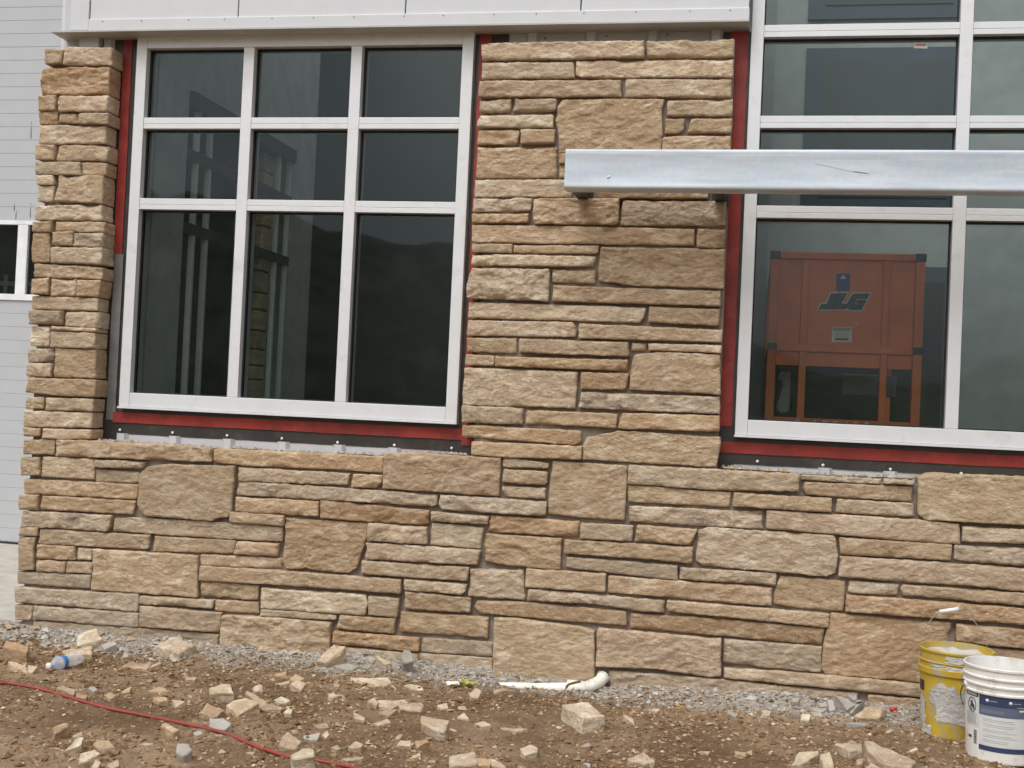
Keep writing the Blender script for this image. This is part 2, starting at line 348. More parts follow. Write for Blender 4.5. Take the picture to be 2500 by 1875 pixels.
# ------------------------------------------------------------------ ground
def gz(x, y):
    x = np.asarray(x, float); y = np.asarray(y, float)
    base = np.interp(x, [-3.9, -2.24, -0.79, 0.77, 2], [0.045, 0.015, -0.005, 0.0, 0.0])
    near = np.exp(-((x + 1) / 6.0) ** 2 - ((y + 1) / 4.0) ** 2)
    b2 = 0.026 * fbm(x * 1.6, y * 1.6, 3.1, 3) + 0.013 * fbm(x * 9, y * 9, 1.2, 4) * near + 0.004 * fbm(x * 45, y * 45, 7.7, 3) * near
    berm = np.exp(-(np.minimum(y, 0) / 0.15) ** 2) * (0.030 + 0.03 * fbm(x * 4.2, y * 6, 9.3, 3)) * (y < 0.3) * near
    return base * near + b2 + berm - 0.004
xs = np.concatenate([[-400, -150, -60, -25, -12, -8, -6, -5], np.arange(-4.4, 2.2, 0.014), [2.4, 3, 4, 6, 9, 14, 30, 70, 160, 400]])
ys = np.concatenate([[-400, -150, -70, -30, -14, -8, -5.5, -4, -3.2, -2.8], np.arange(-2.5, 0.06, 0.014), [0.2, 0.5, 1, 2, 4, 8, 20, 60, 200, 400]])
X, Y = np.meshgrid(xs, ys); Z = gz(X, Y)
far = (np.abs(X) > 30) | (np.abs(Y) > 30); Z[far] = -0.02
Z[Y > 0.15] = -0.06
nx, ny = len(xs), len(ys); idx = np.arange(nx * ny).reshape(ny, nx)
Fq = np.stack([idx[:-1, :-1], idx[:-1, 1:], idx[1:, 1:], idx[1:, :-1]], -1).reshape(-1, 4)
tag(mesh_obj('ground', np.stack([X, Y, Z], -1).reshape(-1, 3), Fq, M_ground, None, True, loc=(0, 0, 0)), kind='structure')
def gpx(px, py, dz=0.0):
    z = 0.0
    for _ in range(4):
        p = gpz(px, py, z + dz); z = float(gz(p[0], p[1]))
    return np.array([p[0], p[1], z + dz])
# concrete apron in front of the garage door
ap = box('concrete_apron', -12, -3.765, -0.12, 3.1, -0.2, 0.035, M_conc); tag(ap, kind='structure')
bevel(ap, 0.01)
# wooded hills behind the photographer (mirrored in the panes)
az = np.linspace(-1.35, 1.35, 140); V = []; Fh = []
el = np.interp(np.tan(az), [-3, -0.8, -0.46, -0.36, -0.24, -0.17, -0.05, 0.06, 0.13, 0.165, 0.24, 0.4, 1, 3], [0.13, 0.18, 0.176, 0.152, 0.150, 0.142, 0.09, 0.05, 0.044, 0.050, 0.088, 0.12, 0.14, 0.10])
rows = np.linspace(0, 1, 16)
for i, a in enumerate(az):
    for j, t in enumerate(rows):
        rr_ = 95 + 50 * t
        h = el[i] * 145 * t ** 0.9 + 1.6 * t * fbm(a * 60, t * 9, 2.0, 4)
        V.append((math.sin(a) * rr_, -5.87 - math.cos(a) * rr_, h - 0.4))
n = len(rows)
Fh = [(i * n + j, i * n + j + 1, (i + 1) * n + j + 1, (i + 1) * n + j) for i in range(len(az) - 1) for j in range(n - 1)]
tag(mesh_obj('hill', V, Fh, M_hill, None, False), kind='structure')

# ------------------------------------------------------------------ building
bld = empty('commercial_building', (-1.5, 1.5, 0))
tag(bld, 'unfinished commercial building with white metal fascia and aluminium windows behind the stone veneer', 'building')
YS = 0.115                                                     # sheathing plane
WL = (-3.268, -1.441, 1.203, 3.175); WR = (-0.080, 2.85, 1.208, 4.75)
XL = -3.72; ROOMB = 4.6; CEIL = 5.0
for a in ((XL, WL[0], 0, 3.25), (WL[1], WR[0], 0, 3.25), (WL[0], WL[1], 0, WL[2]), (WR[0], WR[1], 0, WR[2]), (XL, WR[0], 3.25, CEIL), (WR[0], WR[1], WR[3], CEIL), (WR[1], 3.4, 0, CEIL)):
    box('sheathing', a[0], a[1], YS, 0.235, a[2], a[3], M_metalp, bld)
box('side_wall', XL, XL + 0.12, 0.236, ROOMB, -0.05, CEIL, M_intw, bld)
box('side_wall', 3.28, 3.4, 0.236, ROOMB, -0.05, CEIL, M_intw, bld)
box('back_wall', XL, 3.4, ROOMB, ROOMB + 0.1, -0.05, CEIL, M_intw, bld)
box('interior_floor', XL + 0.121, 3.279, 0.236, ROOMB - 0.001, -0.05, 0.05, M_floor, bld)
for a in ((XL, 3.4, 0.1, 0.3), (XL, 3.4, 3.541, ROOMB + 0.1), (XL, -3.35, 0.301, 3.54), (-1.25, -1.0, 0.301, 3.54), (3.1, 3.4, 0.301, 3.54)):  # wide unseen openings left in the ceiling, added so daylight brightens the rooms
    box('ceiling', a[0], a[1], a[2], a[3], CEIL + 0.001, CEIL + 0.1, M_intw, bld)
# ribs of the metal panel that show in the gaps below the left window and above the pillars
def rib(xc, z0, z1, w=0.034, d=0.022):
    o = mesh_obj('panel_rib', [(xc - w, YS - 0.001, z0), (xc - w * 0.55, YS - d, z0), (xc + w * 0.55, YS - d, z0), (xc + w, YS - 0.001, z0),
                               (xc - w, YS - 0.001, z1), (xc - w * 0.55, YS - d, z1), (xc + w * 0.55, YS - d, z1), (xc + w, YS - 0.001, z1)],
                 [(0, 1, 5, 4), (1, 2, 6, 5), (2, 3, 7, 6), (4, 5, 6, 7), (3, 2, 1, 0)], M_metalp, bld)
    return o
for x, y in ((828, 175), (1180, 190), (1545, 210), (1915, 230), (2292, 250), (2662, 270)):
    q = bp(*T('G', x, y), YS); rib(q[0], 0.9, bp(*T('G', 1500, 200), YS)[2] + 0.004)
for x, y in ((868, 410), (1308, 440)):
    q = bp(*T('J', x, y), YS); rib(q[0], 0.9, bp(*T('J', 1000, 405), YS)[2] + 0.004)
for x in (420, 815, 1230, 1655):
    q = bp(*T('O', x, 240), YS); rib(q[0], 2.95, 3.18)
q = bp(*T('A', 740, 290), YS); rib(q[0], 2.95, 3.18)
box('corner_post', bp(*T('A', 535, 270), 0.06)[0], bp(*T('A', 665, 270), 0.06)[0], 0.06, YS - 0.001, 2.9, 3.18, M_metalp, bld, 0.003)
# fasteners
def screw(p, r=0.0075, m=M_screw):
    bm = bmesh.new(); bmesh.ops.create_icosphere(bm, subdivisions=2, radius=r)
    me = bpy.data.meshes.new('screw'); bm.to_mesh(me); bm.free(); me.materials.append(m)
    me.polygons.foreach_set('use_smooth', [True] * len(me.polygons)); return add('screw', me, bld, p)
for t, L in (('G', ((810, 137), (1165, 155), (1533, 175), (1903, 195))), ('H', ((620, 222), (1003, 240), (1390, 260))), ('J', ((412, 350), (855, 375), (1310, 403), (1788, 432)))):
    for x, y in L: screw(bp(*T(t, x, y), YS - 0.012))
for x, y in ((500, 258), (815, 235), (913, 243), (1325, 232)): screw(bp(*T('O', x, y), YS - 0.002), 0.006, M_galvst)
# tapes and membranes
def strip(name, x0, x1, z0, z1, m, y=YS, th=0.004, wav=0.0):
    nxx = max(2, int(abs(x1 - x0) / 0.02)); nzz = max(2, int(abs(z1 - z0) / 0.02))
    nxx, nzz = min(nxx, 160), min(nzz, 160)
    U, W = np.meshgrid(np.linspace(x0, x1, nxx), np.linspace(z0, z1, nzz))
    yy = y - th - np.abs(0.003 * fbm(U * 14, W * 14, y * 50, 3))
    edge = 0.0022 * fbm(U * 9, W * 9, 4.0, 3)
    V = np.stack([U + edge, yy, W + edge], -1).reshape(-1, 3); ii = np.arange(nxx * nzz).reshape(nzz, nxx)
    Fq = np.stack([ii[:-1, :-1], ii[:-1, 1:], ii[1:, 1:], ii[1:, :-1]], -1).reshape(-1, 4)
    o = mesh_obj(name, V, Fq, m, bld, True)
    s = o.modifiers.new('thick', 'SOLIDIFY'); s.thickness = 0.0015; s.offset = -1
    e_ = o.modifiers.new('es', 'EDGE_SPLIT'); e_.split_angle = math.radians(40)
    return o
def zx(t, x, y, Yp=YS - 0.006): return bp(*T(t, x, y), Yp)
# left window
strip('membrane', XL + 0.3, WL[0] - 0.001, 1.0, 3.18, M_membrane, YS, 0.001)
strip('membrane', XL + 0.35, WL[1] + 0.14, zx('G', 1500, 200)[2], WL[2] - 0.002, M_membrane, YS, 0.002)
strip('flashing_tape', zx('A', 822, 600)[0], zx('A', 880, 600)[0], zx('D', 800, 330)[2], 3.178, M_red, YS, 0.006)
strip('metal_flashing', zx('D', 755, 700)[0], zx('D', 815, 700)[0], zx('D', 745, 1450)[2], zx('D', 800, 330)[2] - 0.002, M_galvst, YS, 0.007)
strip('flashing_tape', zx('D', 765, 1420)[0], WL[1] + 0.055, zx('G', 1500, 122)[2], zx('G', 1500, 52)[2], M_red, YS, 0.009)
strip('membrane', WL[1] + 0.001, WL[1] + 0.17, 1.0, 3.18, M_membrane, YS, 0.003)
strip('flashing_tape', WL[1] + 0.022, WL[1] + 0.085, zx('G', 1500, 52)[2] - 0.08, 3.178, M_red, YS, 0.012)
# right window
strip('membrane', WR[0] - 0.16, WR[0] - 0.001, 1.0, 3.16, M_membrane, YS, 0.002)
strip('flashing_tape', zx('O', 1800, 300)[0] - 0.03, zx('O', 1868, 300)[0], zx('F', 200, 1495)[2], zx('O', 1800, 990)[2] - 0.05, M_red, YS, 0.006)
strip('flashing_tape', zx('O', 1795, 300)[0] - 0.03, zx('O', 1870, 300)[0], zx('O', 1800, 1000)[2] - 0.048, 3.16, M_red, YS, 0.007)
strip('membrane', WR[0] - 0.15, 2.9, zx('J', 1000, 405)[2], WR[2] - 0.001, M_membrane, YS, 0.004)
strip('flashing_tape', zx('J', 160, 250)[0] - 0.02, 2.9, zx('J', 1000, 332)[2], zx('J', 1000, 255)[2], M_red, YS, 0.010)
# fascia
ZB = 3.172; XF0 = -3.607; XF1 = -0.092
jx = [XF0 + 0.108] + [bp(x, 20, -0.015)[0] for x in (582, 990, 1418)] + [XF1]
box('corner_trim', XF0, XF0 + 0.106, -0.022, 0.115, ZB + 0.004, 4.6, M_fascia, bld, 0.003)
for a, c_ in zip(jx[:-1], jx[1:]):
    box('fascia_panel', a + 0.003, c_ - 0.003, -0.015, 0.10, ZB + 0.058, 4.6, M_fascia, bld, 0.003)
box('fascia_backing', XF0 + 0.02, XF1 - 0.002, 0.03, 0.114, ZB + 0.03, 4.6, M_seal, bld)
box('fascia_trim', XF0 + 0.108, XF1, -0.026, 0.03, ZB, ZB + 0.060, M_fascia, bld, 0.003)
for k in range(15):
    xx = XF0 + 0.2 + k * 0.232 + random.uniform(-0.03, 0.03)
    screw((xx, -0.027, ZB + 0.048), 0.0032, M_galvst)
box('soffit_flashing', XF0 - 0.10, XF1, -0.034, YS - 0.002, ZB - 0.008, ZB - 0.001, M_soffit, bld)
box('soffit_flashing', XF0 - 0.10, XL, YS - 0.001, 0.42, ZB - 0.008, ZB - 0.002, M_soffit, bld)
box('side_cladding', XL - 0.02, XL - 0.001, 0.116, 3.0, 0.0, 4.6, M_fascia, bld)

# windows
def window(label, rect, mull, trans, yf, head=True):
    x0, x1, z0, z1 = rect
    w = empty('window', (0, 0, 0)); w.parent = bld; w.location = (np.array([(x0 + x1) / 2, yf, z0]) - np.array(bld.location)); w['label'] = label
    fw = 0.058; yb = yf + 0.125
    # parts are sub-parts of the window
    box('frame', x0, x0 + fw, yf, yb, z0 + 0.011, z1, M_alu, w, 0.002)
    box('frame', x1 - fw, x1, yf, yb, z0 + 0.011, z1, M_alu, w, 0.002)
    box('frame', x0 + fw + .0005, x1 - fw - .0005, yf + 0.0012, yb, z1 - fw - 0.012, z1 - 0.001, M_alu, w, 0.002)
    box('frame', x0 + fw + .0005, x1 - fw - .0005, yf + 0.0012, yb, z0 + 0.011, z0 + fw + 0.026, M_alu, w, 0.002)
    box('sill', x0 - 0.003, x1 + 0.003, yf - 0.012, yb, z0, z0 + 0.010, M_alu, w, 0.0015)
    xs_ = [x0 + fw] + [q for m_ in mull for q in (m_ - 0.029, m_ + 0.029)] + [x1 - fw]
    zs_ = [z0 + fw + 0.026] + [q for t_ in trans for q in (t_ - 0.029, t_ + 0.029)] + [z1 - fw - 0.012]
    for m_ in mull: box('mullion', m_ - 0.029, m_ + 0.029, yf + 0.0015, yb, z0 + fw + 0.027, z1 - fw - 0.013, M_alu, w, 0.002)
    for i in range(0, len(xs_), 2):
        for t_ in trans:
            box('transom', xs_[i] + .0006, xs_[i + 1] - .0006, yf + 0.003, yb, t_ - 0.029, t_ - 0.0035, M_alu, w, 0.0015)
            box('transom', xs_[i] + .0006, xs_[i + 1] - .0006, yf + 0.003, yb, t_ - 0.0025, t_ + 0.029, M_alu, w, 0.0015)
        for j in range(0, len(zs_), 2):
            a, c_, d, e = xs_[i], xs_[i + 1], zs_[j], zs_[j + 1]
            yg = yf + 0.052
            mb = MB(); g = 0.007
            mb.box(a + .001, a + g, yg - 0.012, yg + 0.012, d + .001, e - .001); mb.box(c_ - g, c_ - .001, yg - 0.012, yg + 0.012, d + .001, e - .001)
            mb.box(a + g + .0005, c_ - g - .0005, yg - 0.012, yg + 0.012, d + .001, d + g); mb.box(a + g + .0005, c_ - g - .0005, yg - 0.012, yg + 0.012, e - g, e - .001)
            mb.build('gasket', M_seal, w)
            mesh_obj('pane', [(a + .005, yg, d + .005), (c_ - .005, yg, d + .005), (c_ - .005, yg, e - .005), (a + .005, yg, e - .005)], [(0, 1, 2, 3)], M_glass, w)
    return w
w1 = window('nine-pane aluminium window between the two stone pillars', WL, (-2.636, -2.052), (2.283, 2.709), 0.072)
w2_ = window('tall aluminium window right of the wide stone pillar', WR, (0.899, 1.878), (2.285, 2.714, 3.150, 3.58, 4.01), 0.072)
q = [bp(*T('C', x, y), 0.121) for x, y in ((1470, 290), (1562, 290), (1560, 328), (1468, 325))]
o = mesh_obj('sticker', q, [(3, 2, 1, 0)], M_paper, w2_)
q2 = [bp(*T('C', x, y), 0.1205) for x, y in ((1480, 296), (1550, 297), (1550, 310), (1480, 308))]
mesh_obj('sticker_print', q2, [(3, 2, 1, 0)], flat_mat('faded red print', (0.5, 0.22, 0.2), 0.6, bs=0), w2_)

# garage door, set back left of the stone corner
gd = empty('garage_door', (0, 0, 0)); gd.parent = bld; gd.location = np.array([-6.5, 3.0, 0.03]) - np.array(bld.location); gd['label'] = 'grey ribbed sectional garage door with a strip of windows'
GX0, GX1 = -9.5, -3.9
zw0 = bp(20, 733, 3.0)[2]; zw1 = bp(20, 538, 3.0)[2]; zb = 0.05
step = 0.1075
def slats(z0, z1):
    n_ = max(1, round((z1 - z0) / step)); h = (z1 - z0) / n_
    for k in range(n_):
        za, zb_ = z0 + k * h, z0 + (k + 1) * h
        g = 0.006
        v = [(GX0, 3.0025, za), (GX1, 3.0025, za), (GX1, 3.0, za + g), (GX0, 3.0, za + g), (GX1, 3.0, zb_ - 0.001), (GX0, 3.0, zb_ - 0.001), (GX1, 3.0025, zb_), (GX0, 3.0025, zb_)]
        mesh_obj('door_slat', v, [(0, 1, 2, 3), (3, 2, 4, 5), (5, 4, 6, 7)], M_door, gd)
slats(zb, zw0); slats(zw1, 5.2)
box('bottom_seal', GX0, GX1, 2.99, 3.03, 0.034, zb - 0.001, M_black, gd)
fr = 0.05
box('window_frame', GX0, GX1, 2.985, 3.03, zw0 + 0.001, zw0 + fr, M_whitefr, gd, 0.003)
box('window_frame', GX0, GX1, 2.985, 3.03, zw1 - 0.035, zw1 - 0.001, M_whitefr, gd, 0.003)
xm = bp(*T('D', 145, 380), 2.99)[0]
for k in range(-4, 4):
    xx = xm + k * 0.72
    if GX0 < xx < GX1: box('window_mullion', xx - 0.045, xx + 0.045, 2.987, 3.03, zw0 + fr + .0005, zw1 - 0.0355, M_whitefr, gd, 0.003)
mesh_obj('pane', [(GX0, 3.012, zw0 + fr), (GX1, 3.012, zw0 + fr), (GX1, 3.012, zw1 - 0.03), (GX0, 3.012, zw1 - 0.03)], [(0, 1, 2, 3)], M_glassd, gd)
box('garage_interior', GX0, GX1, 4.6, 4.7, -0.05, 5.2, M_intd, gd)
box('garage_interior', GX0 - 0.1, GX1 + 0.1, 3.06, 4.7, 5.21, 5.3, M_intd, gd)
box('garage_interior', GX0 - 0.1, GX0 - 0.001, 3.03, 4.7, -0.05, 5.2, M_intd, gd)
mbg = MB()
for k in range(7): mbg.box(-8 + k * 0.42, -7.96 + k * 0.42, 4.2, 4.24, 1.2, 2.3)
for zz in (1.62, 1.95, 2.2): mbg.box(GX0, GX1, 4.19, 4.235, zz, zz + 0.04)
mbg.build('shelf_rack', M_galvst, gd)
for t, x0_, y0_, x1_, y1_ in (('A', 212, 820, 208, 935), ('A', 206, 1370, 204, 1470), ('A', 97, 1368, 95, 1420), ('A', 110, 1422, 106, 1480), ('G', 40, 880, 42, 905), ('G', 85, 890, 88, 912), ('G', 112, 892, 112, 915)):
    tube('scratch', [bp(*T(t, x0_, y0_), 2.999), bp(*T(t, x1_, y1_), 2.999)], 0.0035, M_galvst, gd, 6)

# interior seen through the glass
it = bld
_d = ray(378, 500); xp = float(_d[0] * (0.26 - CAM[1]) / _d[1])      # glazed partition running back from the window's left jamb
def yat(px): d = ray(px, 500); return float(CAM[1] + d[1] * (xp / d[0]))
box('interior_partition', xp - 0.10, xp, 0.24, yat(450), 0.051, CEIL, M_intw, it)
box('interior_partition', xp - 0.10, xp, yat(709), yat(765), 0.051, CEIL, M_intw, it)
box('interior_partition', xp - 0.10, xp, yat(450) + .001, yat(709) - .001, 3.02, CEIL, M_intw, it)
box('interior_header', xp - 0.105, xp + 0.03, yat(450) + .001, yat(709) - .001, 2.93, 3.019, M_intd, it)
for px in (474, 506, 585, 677, 703):
    yy = yat(px); box('partition_mullion', xp - 0.022, xp + 0.012, yy - 0.0125, yy + 0.0125, 0.3, 2.93, M_alug, it, 0.002)
for zz in (2.66, 2.24): box('partition_transom', xp - 0.06, xp + 0.016, yat(452), yat(707), zz - 0.032, zz + 0.032, M_intd, it, 0.002)
box('partition_shade_sheet', xp - 0.16, xp - 0.14, yat(450), yat(709), 0.051, 3.0, M_black, it)  # black sheet standing in for the unlit depth of the room beyond
zz = 0.3
while zz < 2.9:
    h = random.uniform(0.09, 0.17); box('interior_stone', xp - 0.135, xp - 0.004 + random.uniform(-.006, .006), yat(645), yat(668), zz, zz + h - 0.012, SM['y'], it, 0.006); zz += h
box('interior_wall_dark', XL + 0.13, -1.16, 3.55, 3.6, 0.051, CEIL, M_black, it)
box('interior_partition', -1.15, -1.05, 0.9, 4.5, 0.051, CEIL, M_intd, it)
# dark glazed opening on the back wall of the right bay
def backrect(t, c4, Yp):
    a = bp(*T(t, c4[0], c4[1]), Yp); c_ = bp(*T(t, c4[2], c4[3]), Yp); return a[0], c_[0], c_[2], a[2]
YB = 2.4
box('interior_back_wall', -1.04, 3.27, YB, YB + 0.1, 0.051, CEIL, M_intr, it)
for z0_, z1_ in ((bp(2150, 517, YB)[2], bp(2150, 118, YB)[2]), (bp(2150, 47, YB)[2], bp(2150, 47, YB)[2] + 1.3)):
    xa, xb = bp(1962, 300, YB)[0], bp(2336, 300, YB)[0]
    box('interior_opening_frame', xa, xb, YB - 0.02, YB - 0.001, z0_, z1_, M_navy, it)
    box('interior_opening_panel', xa + 0.11, xb - 0.05, YB - 0.026, YB - 0.021, z0_ + 0.09, z1_ - 0.09, M_intd, it)
xa, xb = bp(*T('F', 1555, 700), YB)[0], bp(*T('F', 1720, 700), YB)[0] + 0.02
ztop = bp(*T('F', 1640, 425), YB)[2]
box('interior_door', xa - 0.25, xb, YB - 0.03, YB - 0.001, 0.051, ztop, M_navy, it)
box('interior_door_panel', xa - 0.2, xb - 0.07, YB - 0.034, YB - 0.031, 0.051, ztop - 0.1, M_black, it)
box('interior_wall_return', -1.04, bp(*T('C', 530, 500), 1.4)[0], 1.4, 1.5, 0.051, CEIL, M_intr, it)

